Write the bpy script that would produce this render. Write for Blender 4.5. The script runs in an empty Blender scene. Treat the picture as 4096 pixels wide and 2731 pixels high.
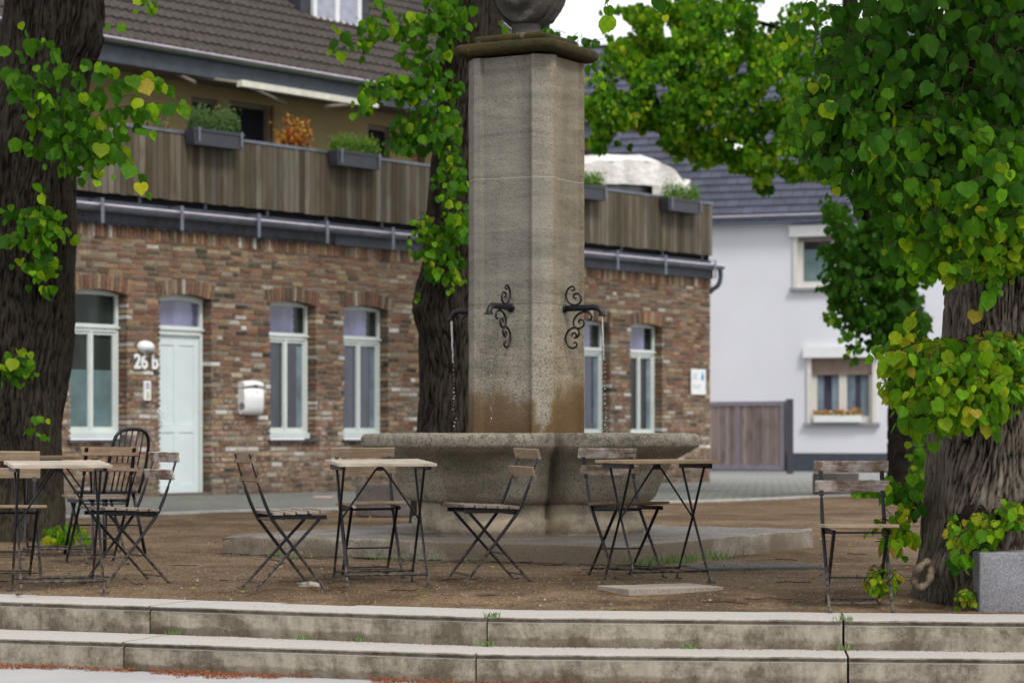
import bpy, bmesh, math, random
import numpy as np
from mathutils import Vector, Matrix, noise as mnoise
R = math.radians
random.seed(7); rng = np.random.default_rng(7)
sc = bpy.context.scene
col = sc.collection
E, H, F = 0.86, 1745.0, 2417.8          # eye height, horizon row, focal length (px)

# ---------------------------------------------------------------- measuring helpers
def P(sx, sy, Y):
    return Vector(((sx-2048)/4*Y/F, Y, E-(sy-H)/4*Y/F))
# step lines (front edges, plan)
S1 = [(-9.0, 16.19), (-0.13, 12.35), (9.0, 11.27)]
S2 = [(-9.0, 15.16), (-0.18, 11.94), (9.0, 11.04)]
def line_y(L, x):
    for a, b in zip(L, L[1:]):
        if x <= b[0] or b is L[-1]:
            return a[1]+(b[1]-a[1])*(x-a[0])/(b[0]-a[0])
def gz(x, y):
    d = (y-line_y(S1, x))*.95
    t = min(1, max(0, (1.5-d)/1.0))
    return -0.06*t
def G(sx, sy):
    z = 0
    for _ in range(30):
        Y = (E-z)*F*4/(sy-H); x = (sx-2048)/4*Y/F
        z = .5*z+.5*gz(x, Y)
    return Vector((x, Y, z))

# ---------------------------------------------------------------- object helpers
def tag(o, label=None, cat=None, group=None, kind=None):
    if label: o['label'] = label
    if cat: o['category'] = cat
    if group: o['group'] = group
    if kind: o['kind'] = kind
    return o
def empty(name, label, cat, loc=(0,0,0), rz=0, group=None):
    o = bpy.data.objects.new(name, None); col.objects.link(o)
    o.location = loc; o.rotation_euler = (0,0,rz); o.empty_display_size = .1
    return tag(o, label, cat, group)
def link_mesh(name, me, mat, parent=None, smooth=False, loc=None):
    o = bpy.data.objects.new(name, me); col.objects.link(o)
    if mat:
        for m in (mat if isinstance(mat, (list, tuple)) else [mat]): me.materials.append(m)
    if parent: o.parent = parent
    if loc is not None: o.location = loc
    if smooth: me.polygons.foreach_set('use_smooth', [True]*len(me.polygons))
    return o
class MB:
    """collects shapes; build() links them as ONE mesh object"""
    def __init__(s): s.v=[]; s.f=[]; s.c=[]; s.cur=None
    def add(s, vs, fs, c=None):
        n=len(s.v); s.v += [tuple(v) for v in vs]; s.f += [tuple(i+n for i in f) for f in fs]
        s.c += [c or (1,1,1)]*len(vs)
    def box(s, x0,x1,y0,y1,z0,z1,c=None, j=0, M=None):
        vs=[(x,y,z) for z in (z0,z1) for x,y in ((x0,y0),(x1,y0),(x1,y1),(x0,y1))]
        if j: vs=[tuple(a+random.uniform(-j,j) for a in v) for v in vs]
        if M: vs=[M@Vector(v) for v in vs]
        s.add(vs,[(0,3,2,1),(4,5,6,7),(0,1,5,4),(1,2,6,5),(2,3,7,6),(3,0,4,7)],c); return s
    def bar(s, p0,p1,w,t,side=(1,0,0),c=None):
        p0,p1=Vector(p0),Vector(p1); d=(p1-p0).normalized(); sd=Vector(side); sd=(sd-d*sd.dot(d)).normalized(); u=d.cross(sd)
        vs=[]
        for p in (p0,p1):
            for a,b in ((-1,-1),(1,-1),(1,1),(-1,1)): vs.append(p+sd*(a*w/2)+u*(b*t/2))
        s.add(vs,[(0,3,2,1),(4,5,6,7),(0,1,5,4),(1,2,6,5),(2,3,7,6),(3,0,4,7)],c); return s
    def tube(s, pts, r, n=8, c=None, cap=True):
        pts=[Vector(p) for p in pts]; rs = r if isinstance(r,(list,tuple)) else [r]*len(pts)
        t=(pts[1]-pts[0]).normalized(); a=t.orthogonal().normalized(); vs=[]
        for i,p in enumerate(pts):
            if 0<i<len(pts)-1: t2=(pts[i+1]-pts[i-1]).normalized()
            elif i==0: t2=(pts[1]-pts[0]).normalized()
            else: t2=(pts[-1]-pts[-2]).normalized()
            a=(a-t2*a.dot(t2)).normalized(); b=t2.cross(a)
            for k in range(n):
                q=2*math.pi*k/n; vs.append(p+(a*math.cos(q)+b*math.sin(q))*rs[i])
        fs=[(i*n+k,i*n+(k+1)%n,(i+1)*n+(k+1)%n,(i+1)*n+k) for i in range(len(pts)-1) for k in range(n)]
        if cap: fs += [tuple(range(n))[::-1], tuple((len(pts)-1)*n+k for k in range(n))]
        s.add(vs,fs,c); return s
    def lathe(s, prof, n=24, c=None, M=None):
        vs=[Vector((r*math.cos(2*math.pi*k/n), r*math.sin(2*math.pi*k/n), z)) for r,z in prof for k in range(n)]
        if M: vs=[M@v for v in vs]
        fs=[(i*n+k,i*n+(k+1)%n,(i+1)*n+(k+1)%n,(i+1)*n+k) for i in range(len(prof)-1) for k in range(n)]
        fs += [tuple(range(n))[::-1], tuple((len(prof)-1)*n+k for k in range(n))]
        s.add(vs,fs,c); return s
    def prism(s, poly, z0, z1, c=None):
        n=len(poly); vs=[(x,y,z) for z in (z0,z1) for x,y in poly]
        s.add(vs,[tuple(range(n))[::-1],tuple(range(n,2*n))]+[(i,(i+1)%n,n+(i+1)%n,n+i) for i in range(n)],c); return s
    def build(s, name, mat, parent=None, smooth=False, colors=False, loc=None, bevel=0):
        me=bpy.data.meshes.new(name); me.from_pydata(s.v,[],s.f)
        if colors:
            a=me.color_attributes.new('col','FLOAT_COLOR','POINT')
            a.data.foreach_set('color',[x for c in s.c for x in (c[0],c[1],c[2],1)])
        if bevel:
            bm=bmesh.new(); bm.from_mesh(me)
            bmesh.ops.bevel(bm,geom=[e for e in bm.edges if e.is_manifold and e.calc_face_angle(0)>.5],offset=bevel,segments=2,affect='EDGES',profile=.7)
            bm.to_mesh(me); bm.free()
        me.validate(); me.update()
        return link_mesh(name,me,mat,parent,smooth,loc)

# ---------------------------------------------------------------- materials
class NT:
    def __init__(s,name):
        s.m=bpy.data.materials.new(name); s.m.use_nodes=True; s.t=s.m.node_tree; s.t.nodes.clear()
        s.out=s.n('ShaderNodeOutputMaterial'); s.p=s.n('ShaderNodeBsdfPrincipled'); s.l(s.p.outputs[0],s.out.inputs[0])
        s.tc=s.n('ShaderNodeTexCoord')
    def n(s,k,**kw):
        x=s.t.nodes.new(k)
        for a,b in kw.items(): setattr(x,a,b)
        return x
    def l(s,a,b): s.t.links.new(a,b)
    def inp(s,x,i,v):
        if isinstance(v,bpy.types.NodeSocket): s.l(v,x.inputs[i])
        else: x.inputs[i].default_value=v
    def map(s,src=None,scale=(1,1,1),rot=(0,0,0),loc=(0,0,0)):
        x=s.n('ShaderNodeMapping'); s.l(src or s.tc.outputs['Object'],x.inputs[0]); x.inputs['Scale'].default_value=scale; x.inputs['Rotation'].default_value=rot; x.inputs['Location'].default_value=loc
        return x.outputs[0]
    def noise(s,vec=None,scale=5,detail=6,rough=.6,dist=0):
        x=s.n('ShaderNodeTexNoise'); s.l(vec or s.tc.outputs['Object'],x.inputs['Vector'])
        x.inputs['Scale'].default_value=scale; x.inputs['Detail'].default_value=detail; x.inputs['Roughness'].default_value=rough; x.inputs['Distortion'].default_value=dist
        return x.outputs[0]
    def voro(s,vec=None,scale=5,out='Distance',feature='F1'):
        x=s.n('ShaderNodeTexVoronoi',feature=feature); s.l(vec or s.tc.outputs['Object'],x.inputs['Vector']); x.inputs['Scale'].default_value=scale
        return x.outputs[out]
    def ramp(s,fac,stops,interp='LINEAR'):
        x=s.n('ShaderNodeValToRGB'); s.l(fac,x.inputs[0]); cr=x.color_ramp; cr.interpolation=interp
        while len(cr.elements)<len(stops): cr.elements.new(.5)
        for e,(p,c) in zip(cr.elements,stops):
            e.position=p; e.color=(c,c,c,1) if isinstance(c,(int,float)) else (*c,1)
        return x.outputs[0]
    def mix(s,fac,a,b,mode='MIX'):
        x=s.n('ShaderNodeMix',data_type='RGBA',blend_type=mode)
        s.inp(x,0,fac)
        for i,v in ((6,a),(7,b)):
            s.inp(x,i,v if isinstance(v,bpy.types.NodeSocket) else (*v,1))
        return x.outputs[2]
    def math(s,op,a,b=0,clamp=False):
        x=s.n('ShaderNodeMath',operation=op,use_clamp=clamp); s.inp(x,0,a); s.inp(x,1,b); return x.outputs[0]
    def sep(s,vec=None):
        x=s.n('ShaderNodeSeparateXYZ'); s.l(vec or s.tc.outputs['Object'],x.inputs[0]); return x.outputs
    def attr(s,name='col'):
        x=s.n('ShaderNodeAttribute',attribute_name=name); return x.outputs[0]
    def rnd(s): return s.n('ShaderNodeObjectInfo').outputs['Random']
    def mr(s,v,a,b,c=0,d=1,smooth=True):
        x=s.n('ShaderNodeMapRange',interpolation_type='SMOOTHSTEP' if smooth else 'LINEAR'); s.inp(x,0,v)
        for i,q in zip((1,2,3,4),(a,b,c,d)): x.inputs[i].default_value=q
        return x.outputs[0]
    def bump(s,h,strength=.5,dist=.01):
        x=s.n('ShaderNodeBump'); x.inputs['Strength'].default_value=strength; x.inputs['Distance'].default_value=dist; s.l(h,x.inputs['Height']); s.l(x.outputs[0],s.p.inputs['Normal'])
    def done(s,color=None,rough=.8,metal=0,spec=None):
        if color is not None: s.inp(s.p,'Base Color',color if isinstance(color,bpy.types.NodeSocket) else (*color,1))
        s.inp(s.p,'Roughness',rough); s.inp(s.p,'Metallic',metal)
        if spec is None and isinstance(rough,(int,float)) and rough>=.68: spec=.12
        if spec is not None: s.inp(s.p,'Specular IOR Level',spec)
        return s.m
def simple(name,c,rough=.7,metal=0,var=.15,scale=6,bump=0,bscale=60):
    t=NT(name); nz=t.noise(scale=scale,detail=5); k=t.ramp(nz,[(.25,1-var*1.6),(.75,1+var)])
    cc=t.mix(1,c,k,'MULTIPLY')
    if bump: t.bump(t.noise(scale=bscale,detail=4),bump,.004)
    return t.done(cc,rough,metal)
M={}
M['frame']=simple('window_paint',(.58,.63,.61),.45,var=.08,scale=3)
M['white']=simple('white_plastic',(.72,.73,.74),.4,var=.06)
M['iron']=simple('black_iron',(.008,.008,.013),.42,metal=0,var=.4,scale=30,bump=.4,bscale=50); M['iron'].node_tree.nodes['Principled BSDF'].inputs['Specular IOR Level'].default_value=.35
M['zinc']=simple('zinc_metal',(.16,.18,.22),.45,metal=.3,var=.25)
M['gutterlip']=simple('bright_zinc',(.62,.56,.66),.4,metal=.2,var=.15)
M['darkmetal']=simple('dark_fascia',(.045,.055,.075),.55,var=.25)
M['box']=simple('planter_plastic',(.035,.038,.05),.5,var=.15,bump=.5,bscale=90)
M['dark']=simple('dark_interior',(.012,.012,.015),.9)
M['mortar']=simple('mortar',(.22,.195,.145),.95,var=.25,bump=.5)
M['soffit']=simple('soffit_paint',(.17,.15,.11),.9)
M['water']=None
# folding furniture metal: black paint, dust near the feet
t=NT('chair_metal'); zz=t.sep(t.n('ShaderNodeNewGeometry').outputs['Position'])[2]
dust=t.math('MULTIPLY',t.mr(zz,.30,-.02,0,1),t.ramp(t.noise(scale=35,detail=5),[(.42,.0),(.62,1)]))
c=t.mix(t.math('MULTIPLY',dust,.85),(.007,.007,.011),(.17,.135,.10)); t.bump(t.noise(scale=90),.3,.002)
M['chairmetal']=t.done(c,t.ramp(dust,[(0,.45),(1,.9)]),0,.3)
def wood(name,a,b,pale,amount,axis=0):
    t=NT(name); s=[30,30,30]; s[axis]=2.2; oi=t.rnd()
    v=t.n('ShaderNodeVectorMath',operation='ADD'); t.l(t.tc.outputs['Object'],v.inputs[0]); t.l(oi,v.inputs[1])
    g=t.noise(t.map(v.outputs[0],tuple(s)),2.2,6,.6,.6); w=t.noise(v.outputs[0],9,5,.65)
    c=t.mix(t.ramp(g,[(.3,0),(.7,1)]),a,b); wr=t.ramp(t.math('ADD',t.math('MULTIPLY',w,.75),t.math('MULTIPLY',g,.35)),[(.48,0),(.66,1)])
    c=t.mix(t.math('MULTIPLY',wr,amount),c,pale)
    c=t.mix(.8,c,t.ramp(t.noise(v.outputs[0],2.7,3),[(.3,.72),(.7,1.12)]),'MULTIPLY')
    t.bump(g,.35,.002); return t.done(c,.72)
M['wood_tan']=wood('slat_wood_tan',(.22,.155,.10),(.32,.235,.16),(.42,.36,.28),.35)
M['wood_worn']=wood('slat_wood_worn',(.13,.085,.06),(.22,.155,.115),(.48,.43,.40),.95)
M['wood_grey']=wood('slat_wood_grey',(.15,.11,.085),(.24,.19,.15),(.33,.30,.27),.6)
M['wood_brown']=wood('slat_wood_brown',(.12,.075,.045),(.19,.125,.075),(.3,.25,.2),.3)
M['wood_honey']=wood('slat_wood_honey',(.33,.22,.125),(.44,.31,.19),(.5,.42,.3),.3)
M['wood_top']=wood('table_wood_pale',(.33,.27,.205),(.46,.395,.32),(.55,.5,.43),.6)
# parapet boards
t=NT('weathered_boards'); g=t.noise(t.map(scale=(25,25,1.2)),2,6,.65,.4)
c=t.mix(1,t.attr(),t.ramp(g,[(.25,.6),(.75,1.2)]),'MULTIPLY')
st=t.ramp(t.noise(t.map(scale=(3,3,.9)),1.6,4),[(.5,0),(.72,1)])
c=t.mix(t.math('MULTIPLY',st,.6),c,(.055,.038,.022)); M['boards']=t.done(c,.8)
# bricks
t=NT('old_brick'); n1=t.noise(scale=22,detail=5); n2=t.noise(scale=4.5,detail=6,rough=.7)
zz=t.sep()[2]
c=t.mix(1,t.attr(),t.ramp(n1,[(.25,.55),(.5,1),(.8,1.35)]),'MULTIPLY')
lime=t.math('ADD',n2,t.mr(zz,3.2,.8,-.12,.05)); lime=t.ramp(lime,[(.50,0),(.62,1)])
lime=t.math('MULTIPLY',lime,t.ramp(t.noise(scale=17,detail=4),[(.42,0),(.6,1)]))
c=t.mix(t.math('MULTIPLY',lime,.75),c,(.46,.36,.31))
grime=t.mr(zz,.0,.5,.55,0); c=t.mix(grime,c,(.06,.045,.035))
t.bump(n1,.8,.006); M['brick']=t.done(c,.9)
# roof tiles / slates
t=NT('concrete_pantile'); n1=t.noise(scale=9,detail=6,rough=.7)
c=t.mix(t.ramp(n1,[(.35,0),(.7,1)]),(.040,.033,.030),(.088,.073,.067)); moss=t.ramp(t.noise(scale=2.1,detail=8,rough=.8),[(.6,0),(.7,1)])
c=t.mix(t.math('MULTIPLY',moss,.5),c,(.07,.06,.03)); t.bump(n1,.4,.01); M['pantile']=t.done(c,.75)
t=NT('blue_slate'); br=t.n('ShaderNodeTexBrick'); t.l(t.map(rot=(0,0,0)),br.inputs[0])
br.inputs['Color1'].default_value=(.05,.055,.08,1); br.inputs['Color2'].default_value=(.075,.082,.12,1); br.inputs['Mortar'].default_value=(.012,.012,.02,1)
br.inputs['Scale'].default_value=1; br.inputs['Mortar Size'].default_value=.012; br.inputs['Brick Width'].default_value=.3; br.inputs['Row Height'].default_value=.28
c=t.mix(1,br.outputs[0],t.ramp(t.noise(scale=5,detail=5),[(.3,.7),(.7,1.3)]),'MULTIPLY'); M['slate']=t.done(c,.55)
M['slate_plain']=simple('slate_shingle',(.035,.038,.052),.55,var=.4,scale=4)
# render walls
t=NT('cream_render'); c=t.mix(t.noise(scale=1.2,detail=5),(.21,.165,.075),(.29,.23,.115)); t.bump(t.noise(scale=80),.3,.004); M['cream']=t.done(c,.95)
t=NT('white_render'); c=t.mix(t.noise(scale=.5,detail=4),(.60,.61,.67),(.70,.71,.76)); c=t.mix(1,c,t.ramp(t.noise(t.map(scale=(1,1,.5)),.7,6),[(.3,.94),(.65,1.0)]),'MULTIPLY'); t.bump(t.noise(scale=60),.3,.004); M['render']=t.done(c,.95)
# glass
def glass(name,c,rough=.06,spec=1.0,sheen=None):
    t=NT(name); n=t.noise(t.map(scale=(1,1,.35)),1.5,3)
    cc=t.mix(t.ramp(n,[(.42,0),(.58,1)]),c,tuple(x*2.2+.01 for x in c))
    return t.done(cc,rough,0,spec)
M['glass_dark']=glass('window_glass_dark',(.007,.010,.009),.05,.35)
M['glass_painted_sky']=glass('window_glass_painted_sky',(.075,.075,.14),.04,1.0)  # lavender sky reflection put into the base colour
M['glass_mid']=glass('window_glass_grey',(.02,.022,.035),.05,.8)
M['blind']=simple('pleated_blind',(.13,.19,.20),.7,var=.2,scale=3)
M['curtain_or_reflection']=simple('net_curtain',(.17,.22,.26),.8,var=.35,scale=3)
# fountain stones
def stone(name,kind):
    t=NT(name); v=t.tc.outputs['Object']; X=t.sep()
    strata=t.noise(t.map(v,(.9,.9,5.5),(0.10,.16,0)),1.5,8,.62,.9); fine=t.noise(v,70,4,.7); big=t.noise(v,2.2,5,.6)
    c=t.mix(t.ramp(strata,[(.25,0),(.75,1)]),(.205,.182,.145),(.385,.345,.28))
    pits=t.ramp(fine,[(.38,.2),(.48,1)]); c=t.mix(.85,c,pits,'MULTIPLY'); p2=t.ramp(t.noise(v,28,6,.75),[(.33,.2),(.41,1)]); c=t.mix(.75,c,p2,'MULTIPLY')
    if kind=='pillar':
        # grey soot higher up, ochre water stain low down, pale tongue on the chamfer
        grey=t.ramp(t.math('ADD',t.math('MULTIPLY',big,.6),t.mr(X[2],1.1,2.1,-.05,.42)),[(.35,0),(.75,1)])
        c=t.mix(t.math('MULTIPLY',grey,.72),c,t.mix(t.ramp(strata,[(.28,0),(.72,1)]),(.118,.112,.10),(.215,.205,.18)))
        c=t.mix(1,c,t.ramp(t.noise(t.map(v,(5,5,.5)),1,4),[(.3,.82),(.65,1.08)]),'MULTIPLY')
        band=t.math('ADD',X[2],t.math('MULTIPLY',t.noise(t.map(v,(2.4,2.4,.5)),1.6,5,.65),.5))
        g=t.mr(t.math('ADD',band,t.math('MULTIPLY',fine,.10)),1.58,1.40,0,1)
        a=t.attr('tongue'); g=t.math('MULTIPLY',g,a)
        c=t.mix(t.math('MULTIPLY',g,.84),c,t.mix(strata,(.105,.062,.029),(.165,.102,.050)))
        dark=t.math('MULTIPLY',t.mr(band,1.37,1.2,0,.45),a); c=t.mix(dark,c,(.10,.055,.022))
        # joints
        for z in (2.76,1.83,1.36):
            j=t.mr(t.math('ABSOLUTE',t.math('SUBTRACT',X[2],t.math('ADD',z,t.math('MULTIPLY',t.noise(v,2.5,2),.02)))),.0,.006,1,0)
            c=t.mix(t.math('MULTIPLY',j,.8 if z>1.5 else .35),c,(.38,.35,.31) if z>2 else (.08,.07,.055))
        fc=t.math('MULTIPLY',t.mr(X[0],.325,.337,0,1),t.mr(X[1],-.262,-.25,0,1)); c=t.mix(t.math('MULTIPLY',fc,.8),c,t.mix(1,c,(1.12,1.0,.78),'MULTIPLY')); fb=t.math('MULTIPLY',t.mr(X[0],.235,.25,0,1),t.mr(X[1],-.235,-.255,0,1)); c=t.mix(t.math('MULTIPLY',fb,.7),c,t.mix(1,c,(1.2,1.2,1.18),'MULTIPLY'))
    if kind=='basin':
        sm=t.math('MULTIPLY',t.attr('seam_shade'),t.ramp(t.noise(v,5,6,.7),[(.3,.35),(.6,1)])); c=t.mix(t.math('MULTIPLY',sm,.8),c,(.085,.06,.038))
        lich=t.ramp(t.math('ADD',t.noise(v,14,8,.75),t.mr(X[2],.70,.84,-.2,-.01)),[(.47,0),(.58,1)])
        c=t.mix(t.math('MULTIPLY',lich,.72),c,(.085,.080,.07))
        alg=t.math('MULTIPLY',t.mr(X[2],.45,.75,0,1),t.ramp(big,[(.4,0),(.62,1)])); alg=t.math('MULTIPLY',alg,t.mr(X[2],.80,.72,0,1))
        c=t.mix(t.math('MULTIPLY',alg,.6),c,(.085,.08,.035))
        wet=t.math('MULTIPLY',t.ramp(t.noise(t.map(v,(2,2,.8)),1.7,6,.65),[(.46,0),(.6,1)]),t.mr(X[2],.78,.3,.35,1))
        c=t.mix(t.math('MULTIPLY',wet,.5),c,(.12,.09,.062))
        pale=t.math('MULTIPLY',t.mr(X[2],.38,.33,0,1),t.ramp(t.noise(v,3.1,4),[(.4,0),(.6,1)])); c=t.mix(t.math('MULTIPLY',pale,.7),c,(.50,.41,.30))
    if kind=='slab':
        w=t.ramp(t.noise(v,1.5,6,.6),[(.36,0),(.52,1)]); c=t.mix(t.math('MULTIPLY',w,.85),c,(.115,.085,.055))
        nrm=t.sep(t.n('ShaderNodeNewGeometry').outputs['Normal'])[2]; c=t.mix(t.mr(nrm,.6,.9,0,.6),c,(.12,.11,.11))
        r=t.mix(t.mr(nrm,.6,.9),(.85,.85,.85),t.ramp(t.noise(v,2.6,5),[(.42,.22),(.6,.6)]))
        t.bump(fine,.9,.004); return t.done(c,r,0,.4)
    if kind=='cap':
        m=t.ramp(t.noise(v,6,7,.7),[(.22,0),(.40,1)]); m2=t.mix(t.ramp(t.noise(v,9,5),[(.4,0),(.6,1)]),(.020,.021,.006),(.046,.030,.008)); c=t.mix(t.math('MULTIPLY',m,.96),c,m2)
    if kind=='finial':
        c=t.mix(.9,c,(.036,.034,.034)); c=t.mix(1,c,t.ramp(big,[(.3,.7),(.7,1.5)]),'MULTIPLY')
    t.bump(t.math('ADD',fine,t.math('MULTIPLY',t.noise(v,25,5),.8)),.75,.008); return t.done(c,.88)
for k in ('pillar','basin','slab','cap','finial'): M['st_'+k]=stone('sandstone_'+k,k)
# concrete steps
t=NT('concrete_step'); v=t.tc.outputs['Object']; X=t.sep(); nr=t.sep(t.n('ShaderNodeNewGeometry').outputs['Normal'])[2]
blot=t.noise(v,4.2,9,.78); fine=t.noise(v,60,4,.7)
c=t.mix(t.ramp(blot,[(.42,0),(.58,1)]),(.135,.112,.082),(.335,.30,.24))
c=t.mix(1,c,t.ramp(t.noise(t.map(v,(4,4,1)),6,6,.7),[(.3,.7),(.65,1.1)]),'MULTIPLY')
pit=t.ramp(t.voro(v,48),[(.07,0),(.16,1)]); pm=t.ramp(t.noise(v,7,3),[(.45,1),(.6,0)]); c=t.mix(t.math('MULTIPLY',t.math('SUBTRACT',1,pit),pm),c,(.08,.05,.035))
# damp creeping from the foot of each riser and under the lip
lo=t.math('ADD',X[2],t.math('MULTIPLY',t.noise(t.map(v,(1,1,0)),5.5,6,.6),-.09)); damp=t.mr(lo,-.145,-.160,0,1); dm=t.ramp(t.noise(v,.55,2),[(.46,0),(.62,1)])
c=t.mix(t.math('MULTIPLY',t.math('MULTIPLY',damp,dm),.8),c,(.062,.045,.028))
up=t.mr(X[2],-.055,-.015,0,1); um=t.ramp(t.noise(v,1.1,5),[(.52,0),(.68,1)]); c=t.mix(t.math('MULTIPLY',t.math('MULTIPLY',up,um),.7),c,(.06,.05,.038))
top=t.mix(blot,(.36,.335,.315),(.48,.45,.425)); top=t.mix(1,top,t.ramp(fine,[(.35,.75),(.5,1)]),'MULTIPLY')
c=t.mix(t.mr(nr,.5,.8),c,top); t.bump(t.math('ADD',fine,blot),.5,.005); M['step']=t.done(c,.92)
def aggregate(name,a,b,sc_=150):
    t=NT(name); v=t.voro(scale=sc_,out='Color'); c=t.mix(1,t.mix(t.noise(scale=3),a,b),t.ramp(v,[(.2,.78),(.5,1),(.85,1.28)]),'MULTIPLY'); c=t.mix(1,c,t.ramp(t.noise(scale=2.2,detail=6),[(.3,.75),(.7,1.15)]),'MULTIPLY'); t.bump(t.noise(scale=70),.5,.004); return t.done(c,.9)
M['block']=aggregate('grey_concrete_block',(.16,.16,.175),(.24,.24,.26))
M['blockfar']=aggregate('brown_grey_concrete',(.10,.085,.078),(.16,.14,.13),100)
M['tile']=aggregate('pale_paver',(.30,.25,.21),(.36,.31,.26),200)
# gravel
t=NT('gravel_ground'); v=t.tc.outputs['Object']
vc=t.voro(v,75,'Color'); big=t.noise(v,.8,6,.65); mid=t.noise(v,5,7,.75)
c=t.mix(t.ramp(mid,[(.35,0),(.65,1)]),(.075,.045,.023),(.155,.103,.060)); c=t.mix(t.ramp(big,[(.4,0),(.65,1)]),c,(.22,.155,.10))
c=t.mix(1,c,t.ramp(t.noise(v,60,4,.85),[(.32,.35),(.5,1),(.68,1.9)]),'MULTIPLY'); c=t.mix(.5,c,t.ramp(vc,[(.2,.6),(.5,1),(.9,1.6)]),'MULTIPLY')
dk=t.ramp(t.noise(t.map(v,(1,1.6,1)),2.3,8,.75),[(.52,0),(.66,1)]); c=t.mix(t.math('MULTIPLY',dk,.6),c,(.055,.035,.022))
gx=t.sep(); near=t.mr(gx[1],15.2,13.0,0,.55); c=t.mix(t.math('MULTIPLY',near,t.ramp(t.noise(v,1.6,5),[(.38,0),(.6,1)])),c,t.mix(1,c,(1.55,1.5,1.42),'MULTIPLY')); dp_=t.ramp(t.noise(v,.45,6,.7),[(.5,0),(.62,1)]); c=t.mix(t.math('MULTIPLY',dp_,.5),c,t.mix(1,c,(.5,.48,.5),'MULTIPLY')); t.bump(t.math('ADD',t.noise(v,60,4,.85),mid),1,.018); M['gravel']=t.done(c,.95)
t=NT('cobble_paving'); v=t.tc.outputs['Object']; br=t.n('ShaderNodeTexBrick'); t.l(t.map(v,rot=(0,0,R(51))),br.inputs[0])
br.inputs['Color1'].default_value=(.13,.13,.14,1); br.inputs['Color2'].default_value=(.22,.22,.235,1); br.inputs['Mortar'].default_value=(.085,.09,.06,1); br.inputs['Scale'].default_value=1; br.inputs['Mortar Size'].default_value=.018; br.inputs['Brick Width'].default_value=.2; br.inputs['Row Height'].default_value=.1
moss=t.ramp(t.noise(t.map(v,(1,2.5,1)),.8,6,.7),[(.5,0),(.66,1)]); c=t.mix(t.math('MULTIPLY',moss,.55),br.outputs[0],(.13,.14,.035)); c=t.mix(t.mr(t.sep()[1],33,55,0,.5),c,(.36,.36,.36))
M['paving']=t.done(c,.8)
t=NT('street_concrete'); c=t.mix(t.noise(scale=2,detail=6),(.30,.29,.29),(.42,.41,.41)); t.bump(t.noise(scale=60),.3,.004); M['street']=t.done(c,.9)
M['kerb']=simple('kerb_concrete',(.42,.41,.39),.9,var=.2)
# bark
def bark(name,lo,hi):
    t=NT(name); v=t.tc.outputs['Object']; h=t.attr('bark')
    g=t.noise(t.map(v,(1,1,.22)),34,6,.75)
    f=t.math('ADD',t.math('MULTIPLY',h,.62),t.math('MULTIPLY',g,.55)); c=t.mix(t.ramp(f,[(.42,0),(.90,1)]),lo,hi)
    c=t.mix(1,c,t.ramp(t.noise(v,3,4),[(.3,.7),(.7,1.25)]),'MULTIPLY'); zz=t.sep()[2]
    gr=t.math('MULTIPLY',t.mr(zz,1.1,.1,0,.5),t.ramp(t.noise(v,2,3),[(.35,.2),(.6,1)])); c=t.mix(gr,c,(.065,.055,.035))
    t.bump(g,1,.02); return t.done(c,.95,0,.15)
M['bark']=bark('linden_bark',(.002,.0018,.0015),(.052,.042,.032)); M['bark_light']=bark('linden_bark_sunlit',(.006,.0045,.0038),(.195,.16,.13)); M['bark_far']=bark('linden_bark_shaded',(.004,.003,.003),(.03,.024,.02))  # sunlit and shaded looks of one bark are built into these colours
M['twig']=simple('twig_bark',(.045,.03,.02),.9)
# leaves
def leafmat(name,tr=.4,rough=.55):
    t=NT(name); a=t.attr(); rib=t.ramp(t.noise(scale=45,detail=3),[(.3,.75),(.7,1.15)]); c=t.mix(1,a,rib,'MULTIPLY')
    t.done(c,rough,0,.12); tl=t.n('ShaderNodeBsdfTranslucent'); t.l(t.mix(1,c,(1.5,1.45,.55),'MULTIPLY'),tl.inputs[0])
    mx=t.n('ShaderNodeMixShader'); mx.inputs[0].default_value=tr; t.l(t.p.outputs[0],mx.inputs[1]); t.l(tl.outputs[0],mx.inputs[2]); t.l(mx.outputs[0],t.out.inputs[0]); return t.m
M['leaf']=leafmat('linden_leaf',.54); M['herb']=leafmat('herb_leaf',.3,.6)
t=NT('clear_water'); t.p.inputs['Transmission Weight'].default_value=1; t.p.inputs['IOR'].default_value=1.33; M['water']=t.done((.95,.97,1),.03)
t=NT('basin_water'); t.bump(t.noise(scale=14),.3,.01); M['pool']=t.done((.03,.035,.03),.05)
t=NT('white_tarpaulin'); c=t.mix(t.ramp(t.noise(scale=2.2,detail=5),[(.35,0),(.6,1)]),(.50,.46,.42),(.78,.76,.73)); t.bump(t.noise(t.map(scale=(1,1,2)),3,4),.6,.08); M['tarp']=t.done(c,.5)

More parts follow.
